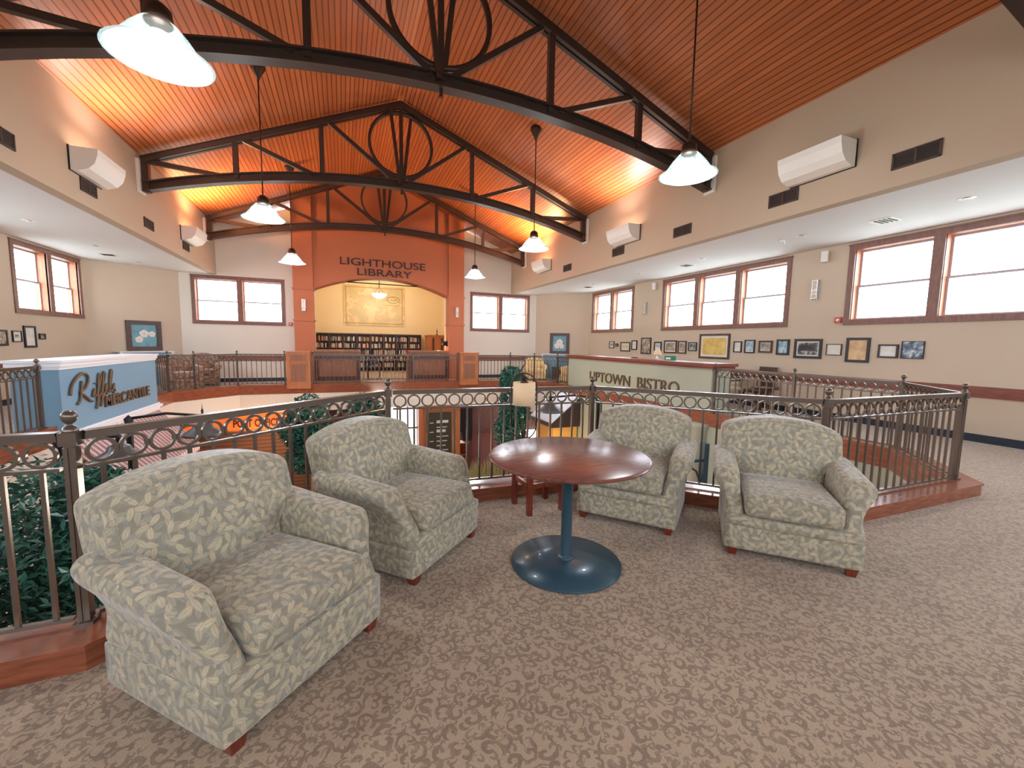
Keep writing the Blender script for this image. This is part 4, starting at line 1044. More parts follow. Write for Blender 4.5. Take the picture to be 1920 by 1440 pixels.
# low pale blue cupboards below them
def cupboard(label, p, rotz, w, h):
    t = thing('low_cupboard', label, 'cupboard', (p[0], p[1], 0), rotz, 'pale blue low cupboards')
    bm = bmesh.new(); box(bm, -w / 2, w / 2, -.42, -.04, 0, h - .03); mk('cupboard_body', bm, M['blue_wall'], t)
    bm = bmesh.new(); box(bm, -w / 2 - .03, w / 2 + .03, -.45, -.03, h - .03, h); box(bm, -w / 2 - .02, -w / 2 + .05, -.43, -.41, 0, h - .03); box(bm, w / 2 - .05, w / 2 + .02, -.43, -.41, 0, h - .03); mk('white_edging', bm, M['gloss_white'], t)
    for s in (-1, 1):
        bm = bmesh.new(); box(bm, s * w / 4 - w / 5, s * w / 4 + w / 5, -.435, -.42, .1, h - .12); d = mk('door', bm, M['blue_wall'], t)
        bm = bmesh.new(); lathe(bm, [(0, .02), (.015, .012), (.01, 0)], 10, Matrix.Translation((s * .12, -.435, h * .6)) @ Matrix.Rotation(R(90), 4, 'X')); mk('knob', bm, M['gloss_white'], d)
cupboard('pale blue cupboard with white edges under the left blossom painting', (-5.79, 16.28), math.atan2(1.5, 1.75), 1.3, 1.07)
cupboard('pale blue cupboard with white edges under the right blossom painting', (8.88, 16.10), math.atan2(-1.8, 1.62), 1.4, 1.07)

# map in the library
t = thing('wall_map', 'large old parchment map hanging on the library back wall', 'map', (1.55, YB - .03, 3.23))
bm = bmesh.new(); box(bm, -1.47, 1.43, 0, .02, -.97, 1.0); mk('map_sheet', bm, getart('map'), t)
bm = bmesh.new()
for a, b, c, d in ((-1.38, -1.33, -.88, .92), (1.29, 1.34, -.88, .92), (-1.38, 1.34, .87, .92), (-1.38, 1.34, -.88, -.83)): box(bm, a, b, -.004, 0, c, d)
mk('printed_border', bm, plain('faded_ink', rgb(196, 160, 104), .8), t)
bm = bmesh.new()
tube(bm, [(.88 + .30 * math.cos(2 * PI * k / 28), -.003, .35 + .16 * math.sin(2 * PI * k / 28)) for k in range(28)], .012, 6, closed=True)
tube(bm, [(.7, -.003, .3), (.8, -.003, .36), (.9, -.003, .3), (1.0, -.003, .36), (1.06, -.003, .3)], .012, 6); tube(bm, [(.6, -.003, .08), (1.15, -.003, .07)], .008, 6)
mk('printed_cartouche', bm, plain('dark_map_ink', rgb(120, 96, 66), .8), t)

# library bowl lamp
t = thing('bowl_chandelier', 'lit white glass bowl lamp hanging in the library', 'chandelier', (1.62, 20.3, 3.62))
bm = bmesh.new(); lathe(bm, [(0, -.17), (.14, -.14), (.27, -.06), (.33, .03), (.34, .05), (.32, .045), (.25, -.03), (.13, -.1), (0, -.13)], 28); mk('glass_bowl', bm, M['bowl'], t, True)
bm = bmesh.new()
for k in range(3):
    a = 2 * PI * k / 3 + .4; tube(bm, [(.32 * math.cos(a), .32 * math.sin(a), .04), (.03 * math.cos(a), .03 * math.sin(a), .34)], .008, 6)
tube(bm, [(0, 0, .32), (0, 0, 1.28)], .02, 8); mk('stem', bm, M['iron'], t, True)
add_light('library_glow', 'POINT', (1.62, 19.9, 4.3), 50, (1, .84, .62), .4)
add_light('library_glow_low', 'POINT', (1.62, 18.9, 3.3), 55, (1, .84, .62), .4)
add_light('library_side_glow', 'POINT', (4.3, 20.6, 1.6), 22, (1, .62, .25), .08)

# ------------------------------------------------------------------ bookcases and books
BAY = .62; NB = 8; BX0 = -1.2
def bookcase(i):
    t = thing('bookcase', f'dark wooden bookcase bay with five shelves against the library back wall, number {i + 1} from the left', 'bookcase', (BX0 + BAY * i, YB - .34, 0), 0, 'library bookcases')
    bm = bmesh.new(); box(bm, 0, .03, 0, .32, 0, 1.86); mk('side_panel', bm, M['shelf_wood'], t)
    bm = bmesh.new(); box(bm, BAY - .03, BAY, 0, .32, 0, 1.86); mk('side_panel', bm, M['shelf_wood'], t)
    bm = bmesh.new(); box(bm, .03, BAY - .03, .30, .315, 0, 1.80); mk('back_panel', bm, M['shelf_wood'], t)
    bm = bmesh.new(); box(bm, -.0, BAY, -.03, .33, 1.80, 1.86); mk('crown', bm, M['shelf_wood'], t)
    for k in range(5):
        bm = bmesh.new(); box(bm, .03, BAY - .03, 0, .31, SHZ[k] - .03, SHZ[k]); mk('shelf', bm, M['shelf_wood'], t)
    return t
SHZ = [.20, .52, .84, 1.16, 1.49]
ORD = ['first', 'second', 'third', 'fourth', 'fifth', 'sixth', 'seventh', 'eighth']
for i in range(NB):
    b = bookcase(i); b['label'] = f'dark wooden five-shelf bookcase bay, {ORD[i]} from the left along the library back wall'
BC = [('cream', (206, 190, 162)), ('white', (222, 216, 206)), ('brown', (120, 78, 56)), ('red', (150, 52, 42)), ('orange', (200, 118, 66)), ('grey', (136, 130, 124)), ('blue', (70, 84, 110)), ('green', (84, 104, 80)), ('black', (44, 38, 38)), ('tan', (178, 140, 100))]
BM = {n: plain('book_cover_' + n, rgb(*c), .6) for n, c in BC}
bcount = 0; bookmesh = {}
SHN = ['bottom', 'second lowest', 'middle', 'second highest', 'top']
for k in (4, 3, 2, 1, 0):
    for i in range(NB):
        x = BX0 + BAY * i + .045; xe = BX0 + BAY * (i + 1) - .045
        rest = None
        while x < xe - .05:
            w = rnd.choice((.024, .03, .036, .044)); h = rnd.choice((.19, .21, .235)); n = rnd.choices([b[0] for b in BC], (5, 5, 2, 2, 2, 3, 2, 1, 1, 3))[0]
            if rnd.random() < .08: x += rnd.uniform(.03, .1); continue
            lean = rnd.random() < .07
            if bcount < 296:
                key = (w, h, n)
                if key not in bookmesh:
                    bm = bmesh.new(); box(bm, 0, w - .003, 0, .16, 0, h); bookmesh[key] = to_mesh('book', bm); bookmesh[key].materials.append(BM[n])
                o = obj('book', bookmesh[key], None, None, (x + .004, YB - .30, SHZ[k] + .001 + (w * .157 if lean else 0)), (0, R(9) if lean else 0, 0))
                tag(o, f'{n}-spined book upright on the {SHN[k]} shelf of the {ORD[i]} library bookcase', 'book', f'{n} books, {SHN[k]} shelf, {ORD[i]} bookcase'); bcount += 1
            else:
                if rest is None: rest = {}
                rest.setdefault(n, []).append((x, w, h))
            x += w + (.035 if lean else 0)
        if rest:
            if 'REST' not in globals(): REST = []
            REST.append((k, rest))
bm = bmesh.new(); mats = []
for k, rest in REST:
    for n, lst in rest.items():
        if n not in mats: mats.append(n)
        for x, w, h in lst:
            f0 = len(bm.faces); box(bm, x, x + w - .003, YB - .30, YB - .14, SHZ[k] + .001, SHZ[k] + h); bm.faces.ensure_lookup_table()
            for fc in bm.faces[f0:]: fc.material_index = mats.index(n)
me = to_mesh('books_mass', bm)
for n in mats: me.materials.append(BM[n])
o = obj('lower_shelf_books', me, None); tag(o, 'rows of mixed books filling the lower library shelves', 'books', None, 'stuff')

# library counters and cabinets
def counter(x0, x1, label):
    t = thing('wooden_counter', label, 'counter', ((x0 + x1) / 2, 15.95, 0), 0, 'panelled library counters'); w = (x1 - x0) / 2
    bm = bmesh.new(); box(bm, -w, w, -.12, .45, 0, 1.10); mk('counter_body', bm, M['panel_wood'], t)
    bm = bmesh.new(); box(bm, -w - .02, w + .02, -.18, .5, 1.10, 1.17); mk('counter_top', bm, M['panel_wood'], t)
    bm = bmesh.new()
    for a, b, c, d in ((-w, -w + .14, .1, 1.0), (w - .14, w, .1, 1.0), (-w + .14, w - .14, .82, 1.0), (-w + .14, w - .14, .1, .24)): box(bm, a, b, -.145, -.12, c, d)
    mk('panel_frame', bm, M['dark_wood'], t)
counter(-.92, .58, 'panelled wooden library counter left of the entrance'); counter(2.28, 3.82, 'panelled wooden library counter right of the entrance')
t = thing('tall_cabinet', 'tall honey oak cabinet with lit side at the right of the library', 'cabinet', (4.35, 20.6, 0))
bm = bmesh.new(); box(bm, -.45, .5, -.4, .7, 0, 1.78); mk('cabinet_body', bm, M['orange_wood'], t)
bm = bmesh.new(); box(bm, -.48, .5, -.44, .7, 1.78, 1.84); mk('cabinet_top', bm, M['orange_wood'], t)
for s in (-.3, 0.12):
    bm = bmesh.new(); box(bm, s, s + .1, -.41, -.40, .1, 1.7); mk('recess', bm, M['shelf_wood'], t)
bm = bmesh.new(); lathe(bm, [(.06, 0), (.05, .03), (.02, .06), (.015, .12), (.03, .16), (.0, .34)], 12); tag(mk('figurine', bm, M['iron'], None, True, (4.35, 20.55, 1.841)), 'small spired ornament on top of the tall honey oak cabinet', 'ornament')
t = thing('wall_sconce', 'black wall lamp on the inner side of the right library pier', 'wall lamp', (3.95, 16.75, 1.44))
bm = bmesh.new(); box(bm, -.03, .02, -.06, .06, -.1, .1); mk('back_plate', bm, M['black'], t)
bm = bmesh.new(); lathe(bm, [(.07, -.08), (.1, .0), (.07, .1), (0, .1)], 14, Matrix.Translation((-.12, 0, 0))); mk('lamp_hood', bm, M['black'], t, True)
add_light('sconce_glow', 'POINT', (3.6, 16.75, 1.35), 6, (1, .6, .25), .05)
def side_chair(name, label, loc, rotz, seat_m, wood_m, h=1.0, w=.48, group=None, arms=False):
    t = thing(name, label, 'chair', loc, rotz, group)
    for sx in (-1, 1):
        mk('leg', bmesh_bar((sx * w * .46, -.21, 0), (sx * w * .46, -.21, .42), .04, .04), wood_m, t)
        bm = bmesh.new(); tube(bm, [(sx * w * .44, .22, 0), (sx * w * .44, .20, .44), (sx * w * .42, .30, h)], .02, 6); mk('back_post', bm, wood_m, t)
        if arms:
            bm = bmesh.new(); tube(bm, [(sx * w * .48, .22, .66), (sx * w * .5, -.18, .66), (sx * w * .48, -.2, .42)], .02, 6); mk('arm', bm, wood_m, t)
    fab('seat', _shift(softbox((w, .46, .09), .03, 6), (0, 0, .45)), seat_m, t)
    bm = bmesh.new(); box(bm, -w * .42, w * .42, .28, .31, h - .14, h)
    mk('crest_rail', bm, wood_m, t)
    bm = bmesh.new(); box(bm, -w * .30, w * .30, .24, .28, .55, h - .14); mk('back_panel', bm, seat_m, t)
    return t
def _shift(bm, v):
    for q in bm.verts: q.co += Vector(v)
    return bm
side_chair('office_chair', 'charcoal upholstered chair standing just inside the library entrance', (1.15, 17.7, 0), R(180), M['charcoal'], M['black'], .95, .5)
side_chair('dining_chair', 'dark wooden high-backed chair against the right wall below the tan photo', (9.3, 6.95, 0), R(-90), M['dark_wood'], M['dark_wood'], 1.03, .5)
side_chair('wooden_armchair', 'dark wooden armchair with pale cushion against the right wall', (9.15, 7.75, 0), R(-90), M['pale_cloth'], M['dark_wood'], .82, .56, None, True)
t = thing('small_table', 'small dark wooden table between the chairs on the right gallery', 'table', (8.8, 6.4, 0))
bm = bmesh.new(); lathe(bm, [(0, .58), (.28, .58), (.3, .6), (.28, .62), (0, .62)], 24); mk('tabletop', bm, M['dark_wood'], t, True)
for k in range(3):
    a = 2 * PI * k / 3; bm = bmesh.new(); tube(bm, [(.22 * math.cos(a), .22 * math.sin(a), 0), (.08 * math.cos(a), .08 * math.sin(a), .3), (.14 * math.cos(a), .14 * math.sin(a), .58)], .02, 6); mk('leg', bm, M['dark_wood'], t)
# far corner seating
y1 = make_armchair('yellow striped armchair by the far right corner, left of the small table', M['yellow_cloth'], 'yellow armchairs in the far right corner'); freeze(y1)
y1.location = (7.5, 15.75, 0); y1.rotation_euler.z = R(-18)
y2 = copy_tree(y1); y2.location = (8.45, 14.2, 0); y2.rotation_euler.z = R(-62); y2['label'] = 'yellow striped armchair right of the small table, beside the bistro wall end'
t = thing('small_table', 'small dark square table between the two yellow armchairs', 'table', (8.35, 15.2, 0), R(-40))
bm = bmesh.new(); box(bm, -.27, .27, -.27, .27, .52, .56); mk('tabletop', bm, M['dark_wood'], t)
for sx in (-1, 1):
    for sy in (-1, 1): bm = bmesh.new(); box(bm, sx * .23 - .02, sx * .23 + .02, sy * .23 - .02, sy * .23 + .02, 0, .52); mk('leg', bm, M['dark_wood'], t)
bm = bmesh.new(); box(bm, -.2, .2, -.2, .2, .14, .5); mk('cabinet_box', bm, M['dark_wood'], t)
f1 = make_armchair('rust flowered armchair behind the far left railing, the left one', M['floral'], 'rust flowered armchairs'); freeze(f1)
f1.location = (-4.35, 14.75, 0); f1.rotation_euler.z = R(35); f1.scale = (1.0, 1.0, 1.12)
f2 = copy_tree(f1); f2.location = (-4.15, 15.95, 0); f2.rotation_euler.z = R(15); f2['label'] = 'rust flowered armchair behind the far left railing, the right one'
t = thing('draped_table', 'round table under a grey cloth with a white lace edge by the blue wall', 'table', (-5.35, 13.8, 0))
bm = bmesh.new(); prof = [(0, .82), (.42, .82), (.45, .80), (.47, .70), (.49, .58)]; lathe(bm, prof, 32, cap=False); mk('tablecloth', bm, M['grey_cloth'], t, True)
bm = bmesh.new(); lathe(bm, [(.452, .802), (.462, .76)], 40, cap=False); mk('lace_edge', bm, M['gloss_white'], t)
for k in range(4):
    a = PI / 4 + PI / 2 * k; bm = bmesh.new(); tube(bm, [(.3 * math.cos(a), .3 * math.sin(a), 0), (.3 * math.cos(a), .3 * math.sin(a), .8)], .025, 8); mk('leg', bm, M['dark_wood'], t)

# ------------------------------------------------------------------ wall fittings
def grid_sconce(label, place, rotz, z=2.78):
    t = thing('wall_sconce', label, 'wall lamp', (place[0], place[1], z), rotz, 'frosted wall sconces with metal grids')
    bm = bmesh.new(); box(bm, -.055, .055, -.08, -.01, -.19, .19); mk('glass_box', bm, M['pale_cloth'], t)
    bm = bmesh.new()
    for x in (-.06, .05): box(bm, x, x + .01, -.09, 0, -.21, .21)
    for z_ in (-.2, -.1, -.03, .0, .19): box(bm, -.06, .06, -.092, -.08, z_, z_ + .008)
    mk('metal_grid', bm, M['downlight'], t)
grid_sconce('metal-grid wall sconce between the two farther right windows', (WR, 11.6), R(-90)); grid_sconce('metal-grid wall sconce between the two nearer right window banks', (WR, 6.05), R(-90))
grid_sconce('pale sconce on the left terracotta pier', (-1.24, YP), 0, 2.72); grid_sconce('pale sconce on the right terracotta pier', (4.30, YP), 0, 2.70)
def speaker(label, y):
    t = thing('wall_speaker', label, 'speaker', (WR, y, 3.45), R(-90), 'small white wall speakers')
    bm = bmesh.new(); box(bm, -.09, .03, -.17, -.06, -.11, .11, Matrix.Rotation(R(20), 4, 'Z')); mk('speaker_case', bm, M['white_metal'], t)
    bm = bmesh.new(); box(bm, -.02, .02, -.07, 0, -.02, .02); mk('bracket', bm, M['white_metal'], t)
speaker('small white speaker high between the farther right windows', 11.12); speaker('small white speaker high between the nearer right window banks', 5.88)
def alarm(label, place, rotz, z):
    t = thing('fire_alarm', label, 'alarm', (place[0], place[1], z), rotz, 'red fire alarms')
    bm = bmesh.new(); box(bm, -.06, .06, -.05, 0, -.06, .06); mk('alarm_case', bm, M['red_plastic'], t)
    bm = bmesh.new(); lathe(bm, [(0, .02), (.03, .012), (.035, 0)], 12, Matrix.Translation((0, -.05, 0)) @ Matrix.Rotation(R(90), 4, 'X')); mk('strobe_lens', bm, M['white_metal'], t, True)
alarm('red fire alarm at the lower corner of the big right window', (WR, 5.55), R(-90), 2.10); alarm('red fire alarm left of the left terracotta pier', (-1.72, YF), 0, 2.06)

# ------------------------------------------------------------------ lower level
ZL = -3.6
bm = bmesh.new(); box(bm, -8, 11, -1, 14.45, ZL - .1, ZL); struct(mk('floor_lower', bm, M['tan_floor']))
bm = bmesh.new(); box(bm, 2.4, 9, 14.45, 22, ZL - .1, ZL + .001); box(bm, -4.6, 2.4, 14.45, 17, ZL - .1, ZL); struct(mk('floor_dining', bm, M['red_floor']))
wp = offset_poly(VOID, -.045)
def lower_wall(name, i, j, z0, z1, mat):
    p, q = Vector(wp[i]), Vector(wp[j]); bm = bmesh.new(); bar(bm, (p.x, p.y, (z0 + z1) / 2), (q.x, q.y, (z0 + z1) / 2), .08, z1 - z0)
    return struct(mk(name, bm, mat))
lower_wall('wall_lower_far_header', 9, 10, -.72, -.04, M['wall_white'])
lower_wall('wall_lower_left', 11, 0, -3.6, -.04, M['wall_white']); lower_wall('wall_lower_left_diagonal', 10, 11, -.66, -.04, M['wall_white'])
lower_wall('wall_lower_right', 7, 8, -3.6, -.04, M['sage']); lower_wall('wall_lower_right_diagonal', 8, 9, -1.0, -.04, M['wall_white'])
lower_wall('wall_lower_near_right', 6, 7, -3.6, -.04, M['sage']); lower_wall('wall_lower_near_header', 2, 3, -.5, -.04, M['wall_white']); lower_wall('wall_lower_near_header_b', 3, 4, -.5, -.04, M['wall_white']); lower_wall('wall_lower_near_header_c', 4, 5, -.5, -.04, M['wall_white']); lower_wall('wall_lower_near_header_d', 5, 6, -.5, -.04, M['wall_white']); lower_wall('wall_lower_near_header_e', 1, 2, -.5, -.04, M['wall_white']); lower_wall('wall_lower_near_header_f', 0, 1, -.5, -.04, M['wall_white'])
bm = bmesh.new(); box(bm, -8, -7.9, -1, 22, ZL, 0); box(bm, 10.9, 11, -1, 22, ZL, 0); box(bm, -8, 11, -1.1, -1, ZL, 0); box(bm, -8, 11, 22, 22.1, ZL, 0); struct(mk('wall_lower_outer', bm, M['shelf_wood']))
# shop fronts under the far gallery
bm = bmesh.new(); box(bm, -4.6, -1.0, 14.75, 14.9, ZL, -.35); struct(mk('wall_post_office', bm, M['siding']))
bm = bmesh.new(); box(bm, 2.5, 4.0, 14.8, 14.95, ZL, -.35); struct(mk('wall_dining_panel', bm, M['orange_wood']))
bm = bmesh.new(); box(bm, 2.42, 2.56, 14.5, 14.8, ZL, -.35); struct(mk('trim_4', bm, M['orange_wood']))
bm = bmesh.new(); box(bm, 5.6, 6.4, 14.8, 14.95, ZL, -.35); struct(mk('wall_dining_end', bm, M['shelf_wood']))
t = thing('shop_sign', 'bright orange sign board reading POST OFFICE over the lower shop front', 'sign', (-2.95, 14.35, -.9))
bm = bmesh.new(); box(bm, -1.35, 1.30, 0, .08, -.33, .27); mk('sign_board', bm, M['orange_sign'], t)
bm = bmesh.new(); box(bm, -1.38, 1.33, -.02, .1, -.36, -.33); box(bm, -1.38, 1.33, -.02, .1, .27, .30); mk('sign_edge', bm, M['orange_wood'], t)
fit(t, 'POST OFFICE', .22 * cap, M['dark_letters'], -.12, 1.08, 0, (1, 0, 0), (-.12, -.02, -.23), extr=.02, bold=.008)
# bright lower windows with stair rails
w = bpy.data.objects.new('window_20', None); COL.objects.link(w); w['kind'] = 'structure'; w.location = (1.35, 14.9, -3.2)
bm = bmesh.new(); box(bm, 0, 1.1, 0, .02, 0, 2.5); mk('window_pane', bm, M['bright'], w)
bm = bmesh.new()
for x in (0, .36, .72, 1.06): box(bm, x, x + .05, -.05, .03, 0, 2.5)
for z in (0, .8, 1.6, 2.42): box(bm, 0, 1.1, -.05, .03, z, z + .05)
mk('window_casing', bm, M['steel'], w)
t = thing('stair_railing', 'white metal stair balustrade seen in the bright lower window', 'railing', (1.9, 14.35, -3.6))
bm = bmesh.new(); bar(bm, (-.5, 0, 2.3), (.55, 0, .9), .05, .05); bar(bm, (-.5, 0, 1.5), (.55, 0, .1), .05, .05); mk('handrail', bm, M['gloss_white'], t)
for k in range(7):
    x = -.45 + k * .15; bm = bmesh.new(); box(bm, x, x + .02, -.01, .01, 1.4 - (x + .45) * 1.333, 2.23 - (x + .45) * 1.333); mk('baluster', bm, M['gloss_white'], t)
t = thing('menu_board', 'dark olive board with white writing beside the dining room opening', 'board', (3.25, 14.72, -2.05))
bm = bmesh.new(); box(bm, -.50, .40, 0, .05, -1.3, 1.0); mk('board_panel', bm, M['chalk'], t)
rr2 = random.Random(4)
for k in range(9):
    z = .62 - k * .17; bm = bmesh.new(); box(bm, -.15, .28 - .05 * (k % 3), -.008, 0, z, z + (.10 if k in (0, 2) else .03)); mk('written_line', bm, M['chalk_mark'], t)
    if k % 2 == 0: bm = bmesh.new(); box(bm, -.40, -.26, -.008, 0, z, z + .03); mk('written_line', bm, M['chalk_mark'], t)
def dining_set(x, y, label):
    t = thing('dining_table', label, 'table', (x, y, ZL), 0, 'white-clothed dining tables below')
    bm = bmesh.new(); box(bm, -.45, .45, -.45, .45, .72, .75); mk('tabletop', bm, M['gloss_white'], t)
    bm = bmesh.new(); box(bm, -.04, .04, -.04, .04, 0, .72); mk('column', bm, M['black'], t)
dining_set(4.4, 17.2, 'white-topped dining table deep in the lower dining room, the nearer one'); dining_set(4.6, 19.2, 'white-topped dining table deep in the lower dining room, the farther one')
side_chair('dining_chair', 'dark red dining chair in the lower room beside the nearer white table', (4.5, 16.4, ZL), R(180), M['red_wood'], M['red_wood'], 1.0, .46)
side_chair('dining_chair', 'dark dining chair in the lower room beside the farther white table', (5.1, 18.4, ZL), R(120), M['dark_wood'], M['dark_wood'], 1.0, .46)
t = thing('serving_cabinet', 'black cabinet at the back of the lower dining room', 'cabinet', (5.4, 20.8, ZL)); bm = bmesh.new(); box(bm, -.8, .8, -.3, .3, 0, 1.7); mk('cabinet_body', bm, M['black'], t); bm = bmesh.new(); box(bm, -.85, .85, -.34, .34, 1.7, 1.78); mk('cabinet_top', bm, M['dark_wood'], t)

# indoor trees
def foliage_mesh(n, blobs, size, seed):
    r = random.Random(seed); bm = bmesh.new()
    for _ in range(n):
        cx, cy, cz, rx, rz = r.choice(blobs)
        while True:
            u = Vector((r.uniform(-1, 1), r.uniform(-1, 1), r.uniform(-1, 1)))
            if .25 < u.length < 1: break
        p = Vector((cx + u.x * rx, cy + u.y * rx, cz + u.z * rz))
        s = size * r.uniform(.7, 1.3); rot = Matrix.Rotation(r.uniform(0, 2 * PI), 3, 'Z') @ Matrix.Rotation(r.uniform(-.9, .9), 3, 'X') @ Matrix.Rotation(r.uniform(-.9, .9), 3, 'Y')
        q = [p + rot @ Vector(v) * s for v in ((-.0, -1, 0), (.38, -.1, .12), (0, 1, -.1), (-.38, -.1, .12))]
        v = [bm.verts.new(x) for x in q]; bm.faces.new((v[0], v[1], v[2])); bm.faces.new((v[0], v[2], v[3]))
    return bm
def tree(label, x, y, blobs, trunks, n, seed, leafm='leaf', size=.07):
    t = thing('indoor_tree', label, 'tree', (x, y, ZL), 0, 'leafy indoor trees')
    bm = bmesh.new()
    lathe(bm, [(0, 0), (.26, 0), (.34, .42), (.30, .42), (.27, .36), (0, .36)], 20); mk('planter', bm, M['pot'], t, True)
    for k, (dx, top) in enumerate(trunks):
        bm = bmesh.new(); tube(bm, [(dx * .3, 0, .36), (dx * .6, .03, 1.2), (dx, 0, top)], [.035, .03, .018], 8); mk('trunk', bm, M['tree_bark'], t, True)
    mk('foliage', foliage_mesh(n, blobs, size, seed), M[leafm], t)
tree('big leafy indoor tree behind the near left railing', -2.93, 5.7, [(0, 0, 3.15, .80, .7), (-.35, .2, 2.5, .7, .7), (.35, -.1, 2.5, .65, .7), (.1, .1, 1.9, .62, .6), (.45, .0, 3.2, .45, .5)], ((-.1, 2.6), (.08, 2.7), (.2, 2.4)), 9000, 1, size=.06)
tree('leafy indoor tree showing between the two left armchairs', -.85, 12.2, [(0, 0, 3.1, .5, .6), (.1, 0, 2.4, .6, .6), (-.15, .1, 1.95, .5, .5), (-.3, .1, 2.7, .5, .5)], ((0, 2.6), (.1, 2.4)), 4200, 2, size=.08)
tree('leafy indoor tree behind the second armchair back', .55, 12.8, [(0, 0, 3.1, .5, .5), (.1, .1, 2.3, .55, .7), (0, 0, 2.8, .6, .5)], ((0, 2.6), (.12, 2.4)), 3600, 3, size=.08)
tree('leafy indoor tree behind the iron lamp', 4.75, 11.6, [(0, 0, 3.9, .40, .55), (.1, 0, 3.2, .5, .6), (0, 0, 2.4, .55, .7), (.15, .1, 2.9, .5, .5)], ((0, 3.0), (.1, 2.8)), 4600, 4, size=.08)
# planter with grasses below the lamp
t = thing('grass_planter', 'long planter of pale grasses on the floor below, seen under the middle railing', 'planter', (4.2, 13.6, ZL))
bm = bmesh.new(); box(bm, -1.3, 1.3, -.25, .25, 0, .35); mk('planter_box', bm, M['pot'], t)
bm = bmesh.new(); r = random.Random(9)
for _ in range(420):
    x = r.uniform(-1.25, 1.25); y = r.uniform(-.2, .2); h = r.uniform(.35, .75); dx = r.uniform(-.12, .12); w_ = .012
    v = [bm.verts.new(p) for p in ((x - w_, y, .33), (x + w_, y, .33), (x + dx * .5 + w_ * .7, y, .33 + h * .6), (x + dx, y, .33 + h))]; bm.faces.new(v)
mk('grass_blades', bm, M['grass'], t)
t = thing('snake_plant', 'dark green upright leaves in a pot below, seen between the right armchairs', 'plant', (7.5 - 1.0, 6.4, ZL))
bm = bmesh.new(); lathe(bm, [(0, 0), (.15, 0), (.19, .3), (.16, .3), (0, .28)], 16); mk('plant_pot', bm, M['pot'], t, True)
bm = bmesh.new()
for k in range(9):
    a = k * .7; x = .09 * math.cos(a); y = .09 * math.sin(a); tube(bm, [(x, y, .28), (x * 1.5, y * 1.5, .8), (x * 2.2, y * 2.2, 1.25)], [.03, .035, .004], 5)
mk('leaves', bm, M['leaf'], t)

# street-style lamps on the lower level
def street_lamp(label, x, y, zdome, arm, post_dx, scroll=False):
    t = thing('street_lamp', label, 'street lamp', (x, y, zdome), arm, 'barn-shade street lamps in the court below')
    bm = bmesh.new(); lathe(bm, [(.05, .22), (.06, .20), (.09, .18), (.13, .16), (.15, .10), (.26, .03), (.30, -.02), (.29, -.02), (.24, .02), (.14, .08)], 28, cap=False); mk('lamp_shade', bm, M['grey_metal'], t, True)
    bm = bmesh.new(); lathe(bm, [(0, .2), (.05, .22), (.03, .28), (.045, .31), (.015, .34), (.02, .38), (.006, .42), (0, .52)], 12); mk('finial', bm, M['black'], t, True)
    bm = bmesh.new()
    tube(bm, [(0, 0, .30), (post_dx * .5, 0, .36), (post_dx, 0, .30)], .022, 8)
    mk('arm', bm, M['black'], t, True)
    bm = bmesh.new()
    for c, rr in ((post_dx * .62, .08), (post_dx * .80, .10)) if scroll else ():
        tube(bm, [(c + rr * (1 - k / 22) * math.cos(k * .55), 0, .22 + rr * (1 - k / 22) * math.sin(k * .55)) for k in range(18)], .014, 6)
    if scroll: mk('arm_scroll', bm, M['black'], t, True)
    else: bm.free()
    bm = bmesh.new(); lathe(bm, [(.10, ZL - zdome), (.10, ZL - zdome + .3), (.05, ZL - zdome + .4), (.045, .2), (.06, .3), (.0, .36)], 16, Matrix.Translation((post_dx, 0, 0))); mk('lamp_post', bm, M['black'], t, True)
street_lamp('black dome street lamp below, right of the iron lamp', 4.25, 8.1, .02, R(-25), 1.05, True)
street_lamp('black dome street lamp below, in front of the orange sign', -2.15, 8.1, -.06, R(180), 0.95)
street_lamp('black dome street lamp below, under the striped awning at the left', -3.1, 7.75, -.27, R(190), .62)
t = thing('lamp_post', 'dark post with side arm standing below, seen right of the third armchair', 'post', (6.4, 5.8, ZL))
bm = bmesh.new(); box(bm, -.06, .06, -.06, .06, 0, 3.25); mk('post_shaft', bm, M['teal_steel'], t)
bm = bmesh.new(); box(bm, -.5, 0, -.02, .02, 2.9, 2.95); mk('arm', bm, M['teal_steel'], t)
bm = bmesh.new(); tube(bm, [(-.04, 0, 2.45), (-.18, 0, 2.72), (-.45, 0, 2.88)], .02, 6); mk('arm_brace', bm, M['teal_steel'], t)
# kiosk with flat roof
t = thing('kiosk', 'lower kiosk against the green wall with pale sloping roof, dark fascia and golden lit walls', 'kiosk', (6.0, 11.3, ZL))
zo = -ZL
bm = bmesh.new()
lo = [bm.verts.new(p) for p in ((-.03, -.03, zo - .97), (1.0, -.03, zo - .17), (1.0, 1.5, zo - .17), (-.03, 1.5, zo - .97))]
up = [bm.verts.new((v.co.x, v.co.y, v.co.z + .04)) for v in lo]
bm.faces.new(list(reversed(lo))); bm.faces.new(up)
for k in range(4): bm.faces.new((lo[k], lo[(k + 1) % 4], up[(k + 1) % 4], up[k]))
mk('roof_slab', bm, M['slab_white'], t)
bm = bmesh.new()
for y0, y1 in ((0.0, .05), (1.4, 1.45)):
    a = [bm.verts.new((x, y0, z)) for x, z in ((0, zo - 1.12), (1.0, zo - 1.12), (1.0, zo - .18), (0, zo - .975))]
    b = [bm.verts.new((v.co.x, y1, v.co.z)) for v in a]
    bm.faces.new(a); bm.faces.new(list(reversed(b)))
    for k in range(4): bm.faces.new((a[k], a[(k + 1) % 4], b[(k + 1) % 4], b[k]))
box(bm, 0, .05, .05, 1.4, zo - 1.12, zo - .975)
bmesh.ops.recalc_face_normals(bm, faces=bm.faces)
mk('fascia', bm, M['slab_edge'], t)
